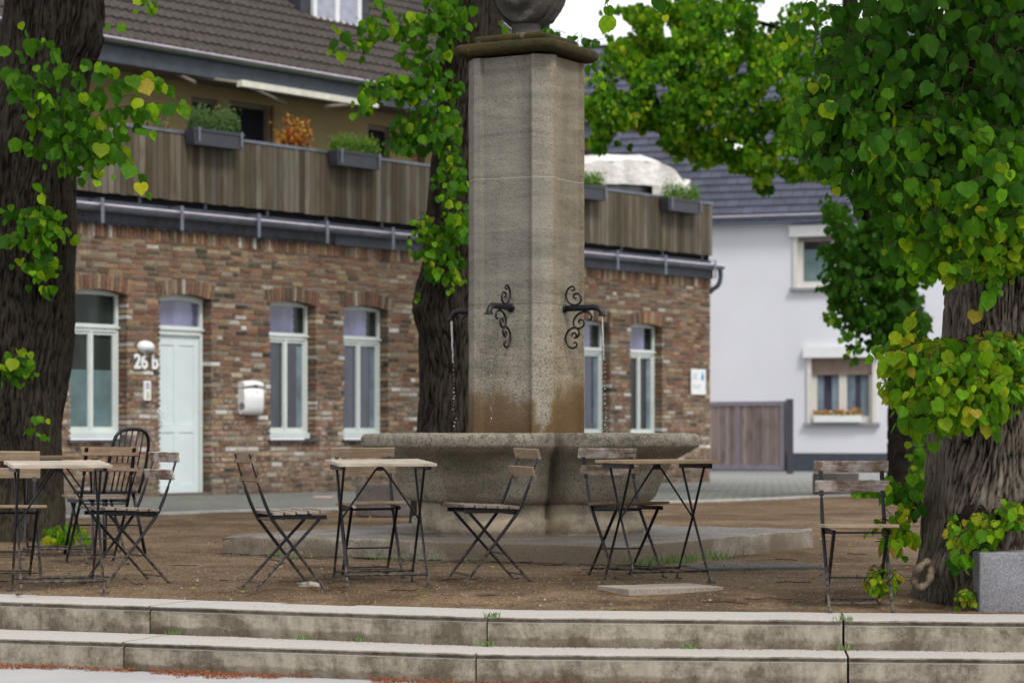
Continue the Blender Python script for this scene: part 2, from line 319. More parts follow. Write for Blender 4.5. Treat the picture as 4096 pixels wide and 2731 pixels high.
# ---------------------------------------------------------------- leaves
LT=[(0,0,0),(.22,.09,.01),(.45,-.05,.0),(.54,-.32,-.03),(.46,-.60,-.06),(.20,-.83,-.09),(0,-1.04,-.16),(0,-.72,-.09),(0,-.35,-.03)]
LT2=LT+[(-x,y,z) for x,y,z in LT[1:6]]
LF=[(0,1,2,3,8),(8,3,4,7),(7,4,5,6),(0,8,11,10,9),(8,7,12,11),(7,6,13,12)]
LV=np.array(LT2); LV[:,2]+= -abs(LV[:,0])*.28
QV=np.array([(0,0,0),(.42,-.35,-.05),(0,-1.0,-.1),(-.42,-.35,-.05)]); QF=[(0,1,2,3)]
def leaves_mesh(name, L, mat, parent, simple_=False):
    """L: list of (pos, tipdir, normal, size, color)"""
    V,Fc=(QV,QF) if simple_ else (LV,LF)
    n=len(L)
    if n==0: return
    pos=np.array([l[0] for l in L]); tip=np.array([l[1] for l in L],float); nor=np.array([l[2] for l in L],float); sz=np.array([l[3] for l in L]); cc=np.array([l[4] for l in L])
    tip/=np.linalg.norm(tip,axis=1)[:,None]+1e-9
    nor-=tip*(nor*tip).sum(1)[:,None]; nor/=np.linalg.norm(nor,axis=1)[:,None]+1e-9
    sx=np.cross(nor,tip)
    W=rng.uniform(.7,1.1,n); curl=rng.uniform(-1.2,3.4,n)
    vs=pos[:,None,:]+sz[:,None,None]*(V[None,:,0,None]*sx[:,None,:]*W[:,None,None]-V[None,:,1,None]*tip[:,None,:]+V[None,:,2,None]*nor[:,None,:]*curl[:,None,None])
    nv=len(V); vs=vs.reshape(-1,3)
    me=bpy.data.meshes.new(name); me.vertices.add(n*nv); me.vertices.foreach_set('co',vs.ravel())
    li=np.concatenate([np.array(f) for f in Fc]); ls=np.cumsum([0]+[len(f) for f in Fc])[:-1]; tot=len(li)
    me.loops.add(n*tot); me.loops.foreach_set('vertex_index',(li[None,:]+np.arange(n)[:,None]*nv).ravel().astype(np.int32))
    me.polygons.add(n*len(Fc)); me.polygons.foreach_set('loop_start',(ls[None,:]+np.arange(n)[:,None]*tot).ravel().astype(np.int32))
    me.update(calc_edges=True)
    a=me.color_attributes.new('col','FLOAT_COLOR','POINT'); c4=np.ones((n,nv,4)); c4[:,:,:3]=cc[:,None,:]*rng.uniform(.9,1.1,(n,nv,1)); a.data.foreach_set('color',c4.ravel())
    o=link_mesh(name,me,mat,parent,smooth=not simple_); return o
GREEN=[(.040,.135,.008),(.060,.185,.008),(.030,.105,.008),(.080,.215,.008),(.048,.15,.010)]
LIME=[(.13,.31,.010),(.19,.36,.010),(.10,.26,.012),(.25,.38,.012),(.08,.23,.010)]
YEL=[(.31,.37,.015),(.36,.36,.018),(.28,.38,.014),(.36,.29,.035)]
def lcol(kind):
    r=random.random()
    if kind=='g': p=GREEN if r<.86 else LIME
    elif kind=='gd': p=[(.026,.090,.007),(.034,.118,.008),(.046,.142,.008)]  # darker greens put the crown's deep shade into the leaf colour
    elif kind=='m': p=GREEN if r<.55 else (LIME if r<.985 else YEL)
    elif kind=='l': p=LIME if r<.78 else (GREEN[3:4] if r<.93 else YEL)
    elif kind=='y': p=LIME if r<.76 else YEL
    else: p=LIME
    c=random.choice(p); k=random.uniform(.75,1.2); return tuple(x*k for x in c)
def twig_leaves(p0,p1,size,kind,out,L,T,droop=.15,step=None,rt=.0035,tipkind=None):
    p0,p1=Vector(p0),Vector(p1); ln=(p1-p0).length; step=step or size*.55; n=max(2,int(ln/step)); pts=[]
    for i in range(n+1):
        u=i/n; p=p0.lerp(p1,u); p.z+= droop*ln*4*u*(1-u)*1.0
        pts.append(p)
    T.tube(pts,[rt*(1-.7*i/n) for i in range(n+1)],4,cap=False)
    side=(p1-p0).cross(Vector((0,0,1))); side=side.normalized() if side.length>1e-4 else Vector((1,0,0))
    for i in range(1,n+1):
        sgn=1 if i%2 else -1; s=size*random.uniform(.5,1.2)*(1 if i<n else .7)
        tip=side*(sgn*random.uniform(.1,.7))+Vector((0,0,-1))+(p1-p0).normalized()*.35+Vector([random.gauss(0,.22) for _ in range(3)])
        nor=out+Vector((0,0,.45))+Vector([random.gauss(0,.6) for _ in range(3)])
        base=pts[i]+side*(sgn*s*.25)+Vector((0,0,-s*.1))
        L.append((tuple(base),tuple(tip),tuple(nor),s,lcol(tipkind if (tipkind and i>=n-1) else kind)))
def clump(c,rx,ry,Y,dY,n,size,kind,L,T,axis,sparse=False,depthkind=None,twl=3.2,lowkind=None):
    """twigs spread through an ellipsoid measured as (c, rx, ry) at distance Y"""
    k=Y/F/4; C=P(c[0],c[1],Y); made=0
    while made<n:
        while True:
            q=[random.uniform(-1,1) for _ in range(3)]
            if q[0]**2+q[1]**2+q[2]**2<=1: break
        p=C+Vector((q[0]*rx*k,q[1]*dY,q[2]*ry*k))
        out=(p-Vector((axis[0],axis[1],p.z))); out=out.normalized() if out.length>1e-3 else Vector((0,-1,0))
        out=(out+Vector((0,-.5,0))).normalized()
        ln=size*random.uniform(.8,twl); d=Vector((random.gauss(0,.7),random.gauss(0,.5),random.uniform(-.9,.25))).normalized()
        kk=kind
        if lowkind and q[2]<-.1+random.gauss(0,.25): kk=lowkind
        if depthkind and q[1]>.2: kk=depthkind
        m0=len(L); twig_leaves(p-d*ln*.5,p+d*ln*.5,size,kk,out,L,T,droop=.1)
        made+=len(L)-m0

# ---------------------------------------------------------------- trunks
def trunk(name,path,mat,parent,nth=200,dz=.014,amp=.028,freq=9,knots=(),zf=3.6):
    """path: list of (x,y,z,r)"""
    path=sorted(path,key=lambda p:p[2]); z0,z1=path[0][2],path[-1][2]; nz=int((z1-z0)/dz); vs=[]; hs=[]
    zs=[p[2] for p in path]; arr=np.array(path)
    for i in range(nz+1):
        z=z0+(z1-z0)*i/nz
        # smooth interpolation
        x=np.interp(z,zs,arr[:,0]); y=np.interp(z,zs,arr[:,1]); r=np.interp(z,zs,arr[:,3])
        for k in range(nth):
            a=2*math.pi*k/nth; ca,sa=math.cos(a),math.sin(a); q=Vector((ca*freq*.35,sa*freq*.35,z*.55))
            w=mnoise.noise(Vector((ca*1.3,sa*1.3,z*1.1)))*.9+.22*mnoise.noise(Vector((ca*5,sa*5,z*4)))
            qa=a+w*.18
            q=Vector((math.cos(qa)*freq,math.sin(qa)*freq,z*zf))
            n=1-abs(mnoise.noise(q))*2.6; n2=1-abs(mnoise.noise(q*2.1+Vector((7,3,1))))*2.2; n3=mnoise.noise(Vector((ca*2.2,sa*2.2,z*1.5)))
            h=max(0,min(1,1-(.62*max(0,n)**2+.38*max(0,n2)**2)))
            rr=r*(1+.09*n3)+amp*(h-.6)
            for (ka,kz,kr,kh) in knots:
                da=math.atan2(math.sin(a-ka),math.cos(a-ka))*r; dd=(da*da+(z-kz)**2)/(kr*kr)
                if dd<4: rr+=kh*math.exp(-dd)*(1+.35*mnoise.noise(Vector((ca*9,sa*9,z*9))))
            vs.append((x+ca*rr,y+sa*rr,z)); hs.append(h)
    fs=[(i*nth+k,i*nth+(k+1)%nth,(i+1)*nth+(k+1)%nth,(i+1)*nth+k) for i in range(nz) for k in range(nth)]
    me=bpy.data.meshes.new(name); me.from_pydata(vs,[],fs)
    a=me.attributes.new('bark','FLOAT','POINT'); a.data.foreach_set('value',hs)
    return link_mesh(name,me,mat,parent,smooth=True)
#PART2
# ================================================================ SETTING
def sheet(name,poly,z,mat):
    me=bpy.data.meshes.new(name); me.from_pydata([(x,y,z) for x,y in poly],[],[tuple(range(len(poly)))]); o=link_mesh(name,me,mat); return tag(o,kind='structure')
sheet('street',[(-300,-60),(300,-60),(300,600),(-300,600)],-.361,M['street'])
KL=[(-14.0,20.6),(-4.77,25.6),(-2.98,27.9),(1.77,31.2),(3.22,32.7),(4.4,34.6),(9.0,39.0)]
# gravel sheet between the steps and the kerb
def gravel():
    xs=np.arange(-9,9.01,.12); nv=170; vs=[]; 
    kx=[p[0] for p in KL]; ky=[p[1] for p in KL]
    for x in xs:
        y0=line_y(S1,x)+.46; y1=np.interp(x,kx,ky)
        for j in range(nv+1):
            u=(j/nv)**1.5; y=y0+(y1-y0)*u
            z=gz(x,y)+.010*mnoise.noise(Vector((x*1.7,y*1.7,0)))+.006*mnoise.noise(Vector((x*6,y*6,3)))
            if j==0: z=-.075
            vs.append((x,y,z-.004))
    m=nv+1; fs=[(i*m+j,(i+1)*m+j,(i+1)*m+j+1,i*m+j+1) for i in range(len(xs)-1) for j in range(nv)]
    me=bpy.data.meshes.new('gravel_ground'); me.from_pydata(vs,[],fs); tag(link_mesh('gravel_ground',me,M['gravel'],smooth=True),kind='structure')
gravel()
pv=[(x,y) for x,y in KL if -9<x<9.1]; pv=[(-60,np.interp(-9,[p[0] for p in KL],[p[1] for p in KL])-10),(-9,float(np.interp(-9,[p[0] for p in KL],[p[1] for p in KL])))]+pv+[(60,60),(60,200),(-60,200)]
sheet('paving',[(float(a),float(b)) for a,b in pv],-.006,M['paving'])
mb=MB()
for a,b in zip(KL,KL[1:]):
    A,B=Vector((*a,0)),Vector((*b,0)); d=(B-A).normalized()
    mb.bar(A+Vector((0,0,-.03))-d*.01,B+Vector((0,0,-.03))+d*.01,.13,.10,(-d.y,d.x,0))
tag(mb.build('kerb',M['kerb']),kind='structure')

# ---- concrete step blocks
def step_blocks(L,ztop,rise,depth,joints,labels):
    (x0,y0),(x1,y1),(x2,y2)=L
    def pt(x): return Vector((x,line_y(L,x),0))
    edges=[(-9.0)]+joints+[9.0]
    for (a,b,lab) in zip(edges,edges[1:],labels):
        A,B=pt(a),pt(b); d=(B-A).normalized(); nb=Vector((-d.y,d.x,0)); A+=d*.006; B-=d*.006; A0=A
        # profile in (back, z)
        zt,zb=ztop,ztop-rise-.05
        prof=[(.004,zt),(0,zt-.004),(0,zt-.011),(.022,zt-.013),(.022,zt-.026),(.006,zt-.031),(.006,zb),(depth,zb),(depth,zt)]
        ln=(B-A).length; nseg=max(1,int(ln/.06)); vs=[]
        for i in range(nseg+1):
            p=A+d*(ln*i/nseg)
            for (o,z) in prof:
                q=p+nb*(o+(.003*mnoise.noise(Vector((p.x*5,z*30,o*9))) if o<.1 else 0)); vs.append((q.x,q.y,z+(.002*mnoise.noise(Vector((p.x*4,0,1))) if z>zt-.01 else 0)))
        m=len(prof); fs=[(i*m+k,i*m+(k+1)%m,(i+1)*m+(k+1)%m,(i+1)*m+k) for i in range(nseg) for k in range(m)]+[tuple(range(m))[::-1],tuple(nseg*m+k for k in range(m))]
        me=bpy.data.meshes.new('step_block'); c=(A+B)/2; c.z=ztop
        me.from_pydata([(v[0]-c.x,v[1]-c.y,v[2]-c.z) for v in vs],[],fs); me.validate()
        bm=bmesh.new(); bm.from_mesh(me); bmesh.ops.recalc_face_normals(bm,faces=bm.faces); bm.to_mesh(me); bm.free()
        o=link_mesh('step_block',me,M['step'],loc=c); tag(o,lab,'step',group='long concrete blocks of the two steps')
J1=[P(592,2424,13.1).x,-.13,P(3380,2478,12.08).x]; J2=[P(490,2570,12.6).x,-.18,P(3395,2627,11.74).x]
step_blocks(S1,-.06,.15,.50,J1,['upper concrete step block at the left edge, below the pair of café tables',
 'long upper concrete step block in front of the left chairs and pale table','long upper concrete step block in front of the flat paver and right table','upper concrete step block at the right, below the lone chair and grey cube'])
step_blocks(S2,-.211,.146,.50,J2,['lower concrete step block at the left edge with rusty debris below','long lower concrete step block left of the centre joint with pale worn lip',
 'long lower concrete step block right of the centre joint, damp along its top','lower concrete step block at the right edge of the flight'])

# ================================================================ FOUNTAIN
TH=R(29); FC=Vector((.11,18.2,0)); u_=Vector((math.cos(TH),-math.sin(TH),0)); v_=Vector((math.sin(TH),math.cos(TH),0))
ft=empty('stone_fountain','carved sandstone fountain with a lobed basin and a tall square pillar','fountain',FC,-TH)
# local axes: x = u (along left face), y = v (away)
ht=.143
mb=MB()
def rough_box(hx,hy,z0,z1,step,amp,name,mat,parent,rad=.02,chips=()):
    bm=bmesh.new(); bmesh.ops.create_cube(bm,size=1)
    bmesh.ops.scale(bm,vec=(hx*2,hy*2,z1-z0),verts=bm.verts); bmesh.ops.translate(bm,vec=(0,0,(z0+z1)/2),verts=bm.verts)
    bmesh.ops.bevel(bm,geom=list(bm.edges),offset=rad,segments=3,affect='EDGES',profile=.5)
    for _ in range(5):
        es=[e for e in bm.edges if e.calc_length()>step]
        if not es or len(bm.verts)>30000: break
        bmesh.ops.subdivide_edges(bm,edges=es,cuts=1,use_grid_fill=True)
    bm.normal_update()
    for v in bm.verts:
        n=mnoise.fractal(v.co*3.5,.6,2,5); v.co+=v.normal*(amp*n)
        for (cx,cy,cz,r,d) in chips:
            dd=(v.co-Vector((cx,cy,cz))).length
            if dd<r: v.co-=v.normal*d*(1-dd/r)*(1+.8*mnoise.noise(v.co*14))
    me=bpy.data.meshes.new(name); bm.to_mesh(me); bm.free()
    return link_mesh(name,me,mat,parent,smooth=True)
rough_box(1.65,1.65,-.12,ht,.09,.010,'base_slab',M['st_slab'],ft,.02,[(-1.65,-1.65,.12,.22,.03),(1.65,-1.65,.14,.10,.02)])
# lobed sweep
def lobe_r(phi,delta=.78,rho=.59,n=2.0):
    best=0; d=np.array([math.cos(phi),math.sin(phi)])
    for k in range(4):
        a=k*math.pi/2; ax=np.array([math.cos(a),math.sin(a)]); ay=np.array([-ax[1],ax[0]])
        dx,dy=d@ax,d@ay
        if dx<=.05: continue
        lo,hi=0,2.2
        f=lambda r:(abs((r*dx-delta)/rho)**n+abs(r*dy/rho)**n)
        # farthest root
        for r in np.linspace(1.5,.3,500):
            if f(r)<=1 and r*dx<=delta+rho*.93: best=max(best,r); break
    return best
NP=288; plan=[lobe_r(2*math.pi*k/NP) for k in range(NP)]
plan=[(plan[k-1]+2*plan[k]+plan[(k+1)%NP])/4 for k in range(NP)]; SEAM=[]
def sweep(prof,name,mat,amp=.006,rmax=1.36,closed=False):
    """prof: list of (offset from the rim outline, z)"""
    dense=[]
    for (a,b) in zip(prof,prof[1:]):
        n=max(1,int(math.hypot(a[0]-b[0],a[1]-b[1])/.022))
        dense+=[(a[0]+(b[0]-a[0])*i/n,a[1]+(b[1]-a[1])*i/n) for i in range(n)]
    dense.append(prof[-1]); vs=[]; sv=[]
    for (o,z) in dense:
        s=(rmax+o)/rmax
        for k in range(NP):
            a=2*math.pi*k/NP; r=plan[k]*s
            p=Vector((r*math.cos(a),r*math.sin(a),z)); n=mnoise.fractal(p*4,.7,2,5)*amp
            # joint groove at the notches, with notch shade put into its colour
            q=abs(((a-math.pi/4)%(math.pi/2)+math.pi/4)%(math.pi/2)-math.pi/4) if False else min(abs(((a+math.pi/4)%(math.pi/2))-0),abs(((a+math.pi/4)%(math.pi/2))-math.pi/2))
            n-= .022*math.exp(-(q/.018)**2)
            r+=n; vs.append((r*math.cos(a),r*math.sin(a),z+n*.4)); sv.append(min(1,math.exp(-(q/.022)**2)+.75*math.exp(-(q/.13)**2)*(.35 if z>.77 else 1)))
    m=len(dense); fs=[(i*NP+k,(i+1)*NP+k,(i+1)*NP+(k+1)%NP,i*NP+(k+1)%NP) for i in range(m-1) for k in range(NP)]
    me=bpy.data.meshes.new(name); me.from_pydata(vs,[],fs); at_=me.attributes.new('seam_shade','FLOAT','POINT'); at_.data.foreach_set('value',sv); bm=bmesh.new(); bm.from_mesh(me); bmesh.ops.recalc_face_normals(bm,faces=bm.faces)
    bm.to_mesh(me); bm.free(); return link_mesh(name,me,mat,ft,smooth=True)
ba=sweep([(-.47,.36),(-.44,.372),(-.405,.372),(-.365,.392),(-.335,.43),(-.305,.50),(-.275,.57),(-.24,.63),(-.19,.685),(-.12,.725),(-.057,.755),(-.035,.772),
       (-.008,.785),(0,.80),(.002,.845),(-.012,.872),(-.035,.882),(-.15,.885),(-.175,.875),(-.18,.84),(-.20,.74),(-1.2,.70)],'basin',M['st_basin'],.007)
sweep([(-.44,ht-.02),(-.44,ht+.015),(-.425,.165),(-.42,.23),(-.43,.25),(-.465,.262),(-.468,.30),(-.465,.345),(-.45,.372),(-.5,.40)],'pedestal',M['st_basin'],.006)
wm=bpy.data.meshes.new('water'); wm.from_pydata([(plan[k]*.86*math.cos(2*math.pi*k/NP),plan[k]*.86*math.sin(2*math.pi*k/NP),.80) for k in range(NP)],[],[tuple(range(NP))]); link_mesh('water',wm,M['pool'],ft)
# pillar
h=.36; c_=.111; st=.052; rc=.028
def side(): return [(-h+c_,0),(-h+c_+st,0),(-h+c_+st+.018,rc),(h-c_-st*.25-.018,rc),(h-c_-st*.25,0),(h-c_,0)]
outl=[]
for k in range(4):
    a=-math.pi/2+k*math.pi/2; ax=Vector((math.cos(a),math.sin(a))); tx=Vector((-ax.y,ax.x))
    for (t0,t1) in zip(side(),side()[1:]+[None]):
        p0=ax*(h-t0[1])+tx*t0[0]
        if t1 is None: outl.append(p0); break
        p1=ax*(h-t1[1])+tx*t1[0]; n=max(1,int((p1-p0).length/.03)); outl+=[p0.lerp(p1,i/n) for i in range(n)]
    # chamfer subdivision towards the next side
    p0=outl[-1]; a2=a+math.pi/2; ax2=Vector((math.cos(a2),math.sin(a2))); tx2=Vector((-ax2.y,ax2.x)); p1=ax2*h+tx2*(-h+c_)
    outl+=[p0.lerp(p1,i/4) for i in range(1,4)]
zs=list(np.arange(.70,3.70,.03)); n=len(outl); vs=[]; tg=[]
for z in zs:
    for p in outl:
        q=Vector((p.x,p.y,z)); nz=mnoise.fractal(q*3,.8,2,5)*.004; s=1+nz/.4; 
        flare = .012*max(0,(z-3.64)/.05) 
        dent=0
        for jz in (2.76,1.83): dent+=.004*math.exp(-((z-jz)/.02)**2)
        vs.append((p.x*(s+flare-dent),p.y*(s+flare-dent),z))
        isB=p.x>h-c_*1.02 and p.y<-(h-c_*1.02)
        t_=1.0
        if isB:
            w=abs((p.x+p.y)/c_)   # 0 at the chamfer's middle
            t_=1.0 if z<.89+.25*w*w else 0.0
        tg.append(t_)
fs=[(i*n+k,i*n+(k+1)%n,(i+1)*n+(k+1)%n,(i+1)*n+k) for i in range(len(zs)-1) for k in range(n)]+[tuple((len(zs)-1)*n+k for k in range(n))]
me=bpy.data.meshes.new('pillar'); me.from_pydata(vs,[],fs); a=me.attributes.new('tongue','FLOAT','POINT'); a.data.foreach_set('value',tg); link_mesh('pillar',me,M['st_pillar'],ft)
# cap: rounded mossy slab, thinner slab on top
def round_slab(hs,z0,z1,name,ch,under=0):
    prof=[(.0,z0),(hs-.030,z0),(hs-.008,z0+(z1-z0)*.18),(hs,z0+(z1-z0)*.4),(hs-.002,z0+(z1-z0)*.8),(hs-.02,z1),(0,z1+.012)]
    mb=MB(); vs=[]; NN=192
    pr=[]
    for a,b in zip(prof,prof[1:]):
        m=max(2,int(math.hypot(a[0]-b[0],a[1]-b[1])/.03)); pr+=[(a[0]+(b[0]-a[0])*i/m,a[1]+(b[1]-a[1])*i/m) for i in range(m)]
    pr.append(prof[-1])
    for r,z in pr:
        for k in range(NN):
            a=2*math.pi*(k+.5)/NN; ca,sa=math.cos(a),math.sin(a); q=1/max(abs(ca),abs(sa)); lim=1.414-ch; q=min(q, lim/((abs(ca)+abs(sa))/1.414)) 
            p=Vector((r*q*ca,r*q*sa,z)); nn=mnoise.fractal(p*14,.7,2,4)*.0035 if z>z0+.02 else mnoise.fractal(p*9,.7,2,4)*.003
            vs.append((p.x*(1+nn),p.y*(1+nn),p.z+nn))
    mm=len(pr); fs=[(i*NN+k,i*NN+(k+1)%NN,(i+1)*NN+(k+1)%NN,(i+1)*NN+k) for i in range(mm-1) for k in range(NN)]
    me=bpy.data.meshes.new(name); me.from_pydata(vs,[],fs); link_mesh(name,me,M['st_cap'],ft,smooth=True)
round_slab(.425,3.69,3.775,'cap_slab',.10); round_slab(.30,3.775,3.845,'cap_slab',.04)
# carved finial: neck and a rounded stone with carved scrolls
mb=MB(); mb.lathe([(.125,3.84),(.115,3.87),(.11,3.92),(.12,3.95)],20); mb.build('finial_neck',M['st_finial'],ft,smooth=True)
bm=bmesh.new(); bmesh.ops.create_icosphere(bm,subdivisions=6,radius=1)
for v in bm.verts:
    p=v.co.copy(); 
    n=mnoise.fractal(p*5,.7,2,4)*.010
    # a raised disc facing front-left with spiral relief, set against a rear lobe
    q=Vector((p.x,p.z)); rr=q.length; an=math.atan2(q.y,q.x)
    rel=0
    if p.y<0:
        rel=.022*math.sin(an*2+rr*13)*(1 if rr<.86 else 0)
        if .86<rr<.93: rel-=.03
    b=1-.10*max(0,-p.z)**2
    v.co=Vector((p.x*.27*b,p.y*(.20 if p.y<0 else .23)-rel-n,p.z*.29+4.20+n))
    if p.y>0: v.co.x+=.035; 
me=bpy.data.meshes.new('finial'); bm.to_mesh(me); bm.free(); o=link_mesh('finial',me,M['st_finial'],ft,smooth=True); o.rotation_euler=(0,0,R(15))
# ---- spouts: pipe with bent nozzle and scroll ironwork, on three faces
def cz(x,y): return ((x-692)*.5102/476, 1.81+(435-y)*.5102/540)
SCR=[[(742,287),(757,292),(770,284),(768,268),(752,261),(728,272),(710,300),(706,340),(722,380),(750,403),(782,408),(810,393),(824,362),(814,330),(792,317),(770,324),(763,342),(774,356),(789,354)],
 [(874,522),(890,528),(904,514),(903,492),(888,474),(860,463),(822,468),(790,488),(768,522),(764,558),(782,586),(812,592),(840,574),(846,545),(832,526),(812,526),(803,542),(816,553)],
 [(758,656),(750,640),(766,627),(785,636),(783,658),(765,668)],
 [(765,668),(795,660),(808,630),(800,602),(780,588),(750,590),(720,612),(704,650),(706,695),(728,734),(760,746),(786,732),(790,710),(776,702),(766,712)]]
def catmull(p,n=4):
    out=[]; p=[p[0]]+list(p)+[p[-1]]
    for i in range(1,len(p)-2):
        a,b,c,d=[Vector(q) for q in p[i-1:i+3]]
        for k in range(n):
            t=k/n; out.append(.5*((2*b)+(c-a)*t+(2*a-5*b+4*c-d)*t*t+(3*b-a-3*c+d)*t**3))
    out.append(Vector(p[-2])); return out
SP=[(( -math.sin(TH),-math.cos(TH)),.05,.33,'black iron spout with scrollwork on the front left face of the pillar'),
    ((math.cos(TH),-math.sin(TH)),-.02,.315,'black iron spout with open scrollwork on the right face of the pillar'),
    ((-math.cos(TH),math.sin(TH)),0,.32,'black iron spout reaching out behind the left edge of the pillar')]
stream_mb=[]
for (d,off,L_,lab) in SP:
    d=Vector((*d,0)); tdir=Vector((-d.y,d.x,0)); base=FC+d*(h-rc)+tdir*off
    if d.x<0 and d.y<0: base=FC+d*(h-rc)+u_*off
    r=math.atan2(d.x,-d.y)
    sp=empty('water_spout',lab,'spout',base,r,group='iron spouts on the fountain pillar')
    # local -y is outward
    mb=MB(); pts=[(0,0,1.81),(0,-(L_-.075),1.815),(0,-(L_-.045),1.811),(0,-(L_-.018),1.797),(0,-L_,1.770),(0,-L_-.004,1.757)]
    mb.tube([(0,p[1],p[2]) for p in catmull([(0,q[1],q[2]) for q in pts])],.0225,14); mb.build('pipe',M['iron'],sp,smooth=True)
    mb=MB(); mb.lathe([(.022,1.764),(.033,1.757),(.035,1.752),(.03,1.748),(.018,1.750)],18,M=Matrix.Translation((0,-L_-.004,0))); mb.build('nozzle',M['iron'],sp,smooth=True)
    mb=MB(); mb.lathe([(.03,0),(.034,.006),(.026,.014)],16,M=Matrix.Translation((0,0,1.81))@Matrix.Rotation(R(90),4,'X')); mb.build('wall_rosette',M['iron'],sp,smooth=True)
    for s in (SCR if True else []):
        pp=catmull([(0,-cz(*q)[0],cz(*q)[1]) for q in s],3); mb=MB(); nn=len(pp)
        mb.tube(pp,[.0082*(.65+.35*min(1,i/5,(nn-1-i)/5)) for i in range(nn)],7); mb.build('scroll',M['iron'],sp,smooth=True)
    # water: a thin thread that breaks into drops
    top=base+d*(L_+.004); tl='thin thread of falling water breaking into drops below the '+('front left','right','rear left')[len(stream_mb)]+' spout'
    mb=MB(); n=26 if len(stream_mb)!=0 else 3; zc=1.75; zb=1.42 if len(stream_mb)!=0 else 1.70; pts=[]; rr=[]
    for i in range(n+1):
        u=i/n; pts.append((.012*u+.002*math.sin(u*19)*u,.004*math.sin(u*9)*u,(zc+(zb-zc)*u)-0)); rr.append(.0065-.003*u+.0012*math.sin(u*40)*u)
    mb.tube(pts,rr,8); z=zb; fall=.012
    while z>.83:
        z-=random.uniform(.012,.035)*(1.2 if len(stream_mb)!=0 else 1.0); s=random.choice((.003,.0045,.006,.0075)); q=1.75-z
        ox=.012+q*.012+random.uniform(-.004,.004)+(random.uniform(-.012,.012) if q>.6 else 0)
        mb.lathe([(s*.3,-s*.9),(s*.8,-s*.5),(s,0),(s*.75,s*.7),(s*.3,s*1.3)],7,M=Matrix.Translation((ox,random.uniform(-.004,.004),z)))
    o=mb.build('water_stream',M['water'],smooth=True,loc=(top.x,top.y,0)); tag(o,tl,'water',group='threads of water from the spouts'); o.rotation_euler=(0,0,r+math.pi/2 if False else 0)
    stream_mb.append(o)

# ================================================================ FURNITURE
def bistro_chair(label,loc,facing,back='wood_tan',seat='wood_tan',first=[None]):
    r=math.atan2(facing[0],-facing[1])
    if first[0]:
        src=first[0]; o=src.copy(); col.objects.link(o)
        for ch in list(src.children):
            c=ch.copy(); col.objects.link(c); c.parent=o
            key='back_slat' if ch.name.startswith('back_slat') else ('seat' if ch.name.startswith('seat') and 'rail' not in ch.name else None)
            if key:
                c.data=ch.data.copy(); c.data.materials[0]=M[back if key=='back_slat' else seat]
        o.location=loc; o.scale=(1,.9,1); o.rotation_euler=(R(random.uniform(-.7,.7)),R(random.uniform(-.7,.7)),r); return tag(o,label,'chair','folding café chairs')
    o=empty('folding_chair',label,'chair',loc,r,'folding café chairs')
    for (yt,zt,yb,zb) in ((.318,.79,.297,.725),(.281,.685,.260,.62)):
        mb=MB(); mb.bar((-.20,(yt+yb)/2-.014,(zt+zb)/2),(.20,(yt+yb)/2-.014,(zt+zb)/2),.016,.062,(0,1,.32)); mb.build('back_slat',M[back],o,bevel=.003)
    mb=MB()
    for i in range(5): 
        y=-.222+i*.079; mb.box(-.195,.195,y,y+.066,.436+.012*(1-i/4),.452+.012*(1-i/4))
    mb.build('seat',M[seat],o,bevel=.003)
    CM=M['chairmetal']
    for s in (-1,1):
        x=s*.165
        mb=MB(); mb.bar((x,.312,.782),(x,.248,.60),.024,.005,(1,0,0)); 
        mb.tube([(x,.248,.602),(x,.238,.575),(x,.205,.50),(x,.172,.435),(x,.148,.40),(x,.118,.365),(x,-.195,.012),(x,-.20,.004)],[.005,.0095,.0112,.0112,.0112,.0108,.009,.008],8)
        mb.box(x-.012,x+.012,-.235,-.19,.0,.007); mb.build('upright',CM,o)
        x=s*.14
        mb=MB(); mb.tube([(x,-.175,.428),(x,-.15,.40),(x,.25,.012),(x,.262,.004)],[.009,.0102,.009,.008],8); mb.box(x-.012,x+.012,.25,.295,.0,.007); mb.build('leg',CM,o)
        mb=MB(); mb.box(s*.155-.004,s*.155+.004,-.205,.155,.412,.436); mb.build('seat_rail',CM,o)
        for z,y in ((.755,.352-.0),(.653,.309)):
            pass
    for (w,y,z) in ((.165,-.165,.05),(.14,.215,.045),(.14,.085,.17),(.165,.155,.405),(.14,-.17,.42)):
        mb=MB(); mb.tube([(-w,y,z),(w,y,z)],.0052,7); mb.build('stretcher',CM,o)
    first[0]=o; o.scale=(1,.9,1); return o
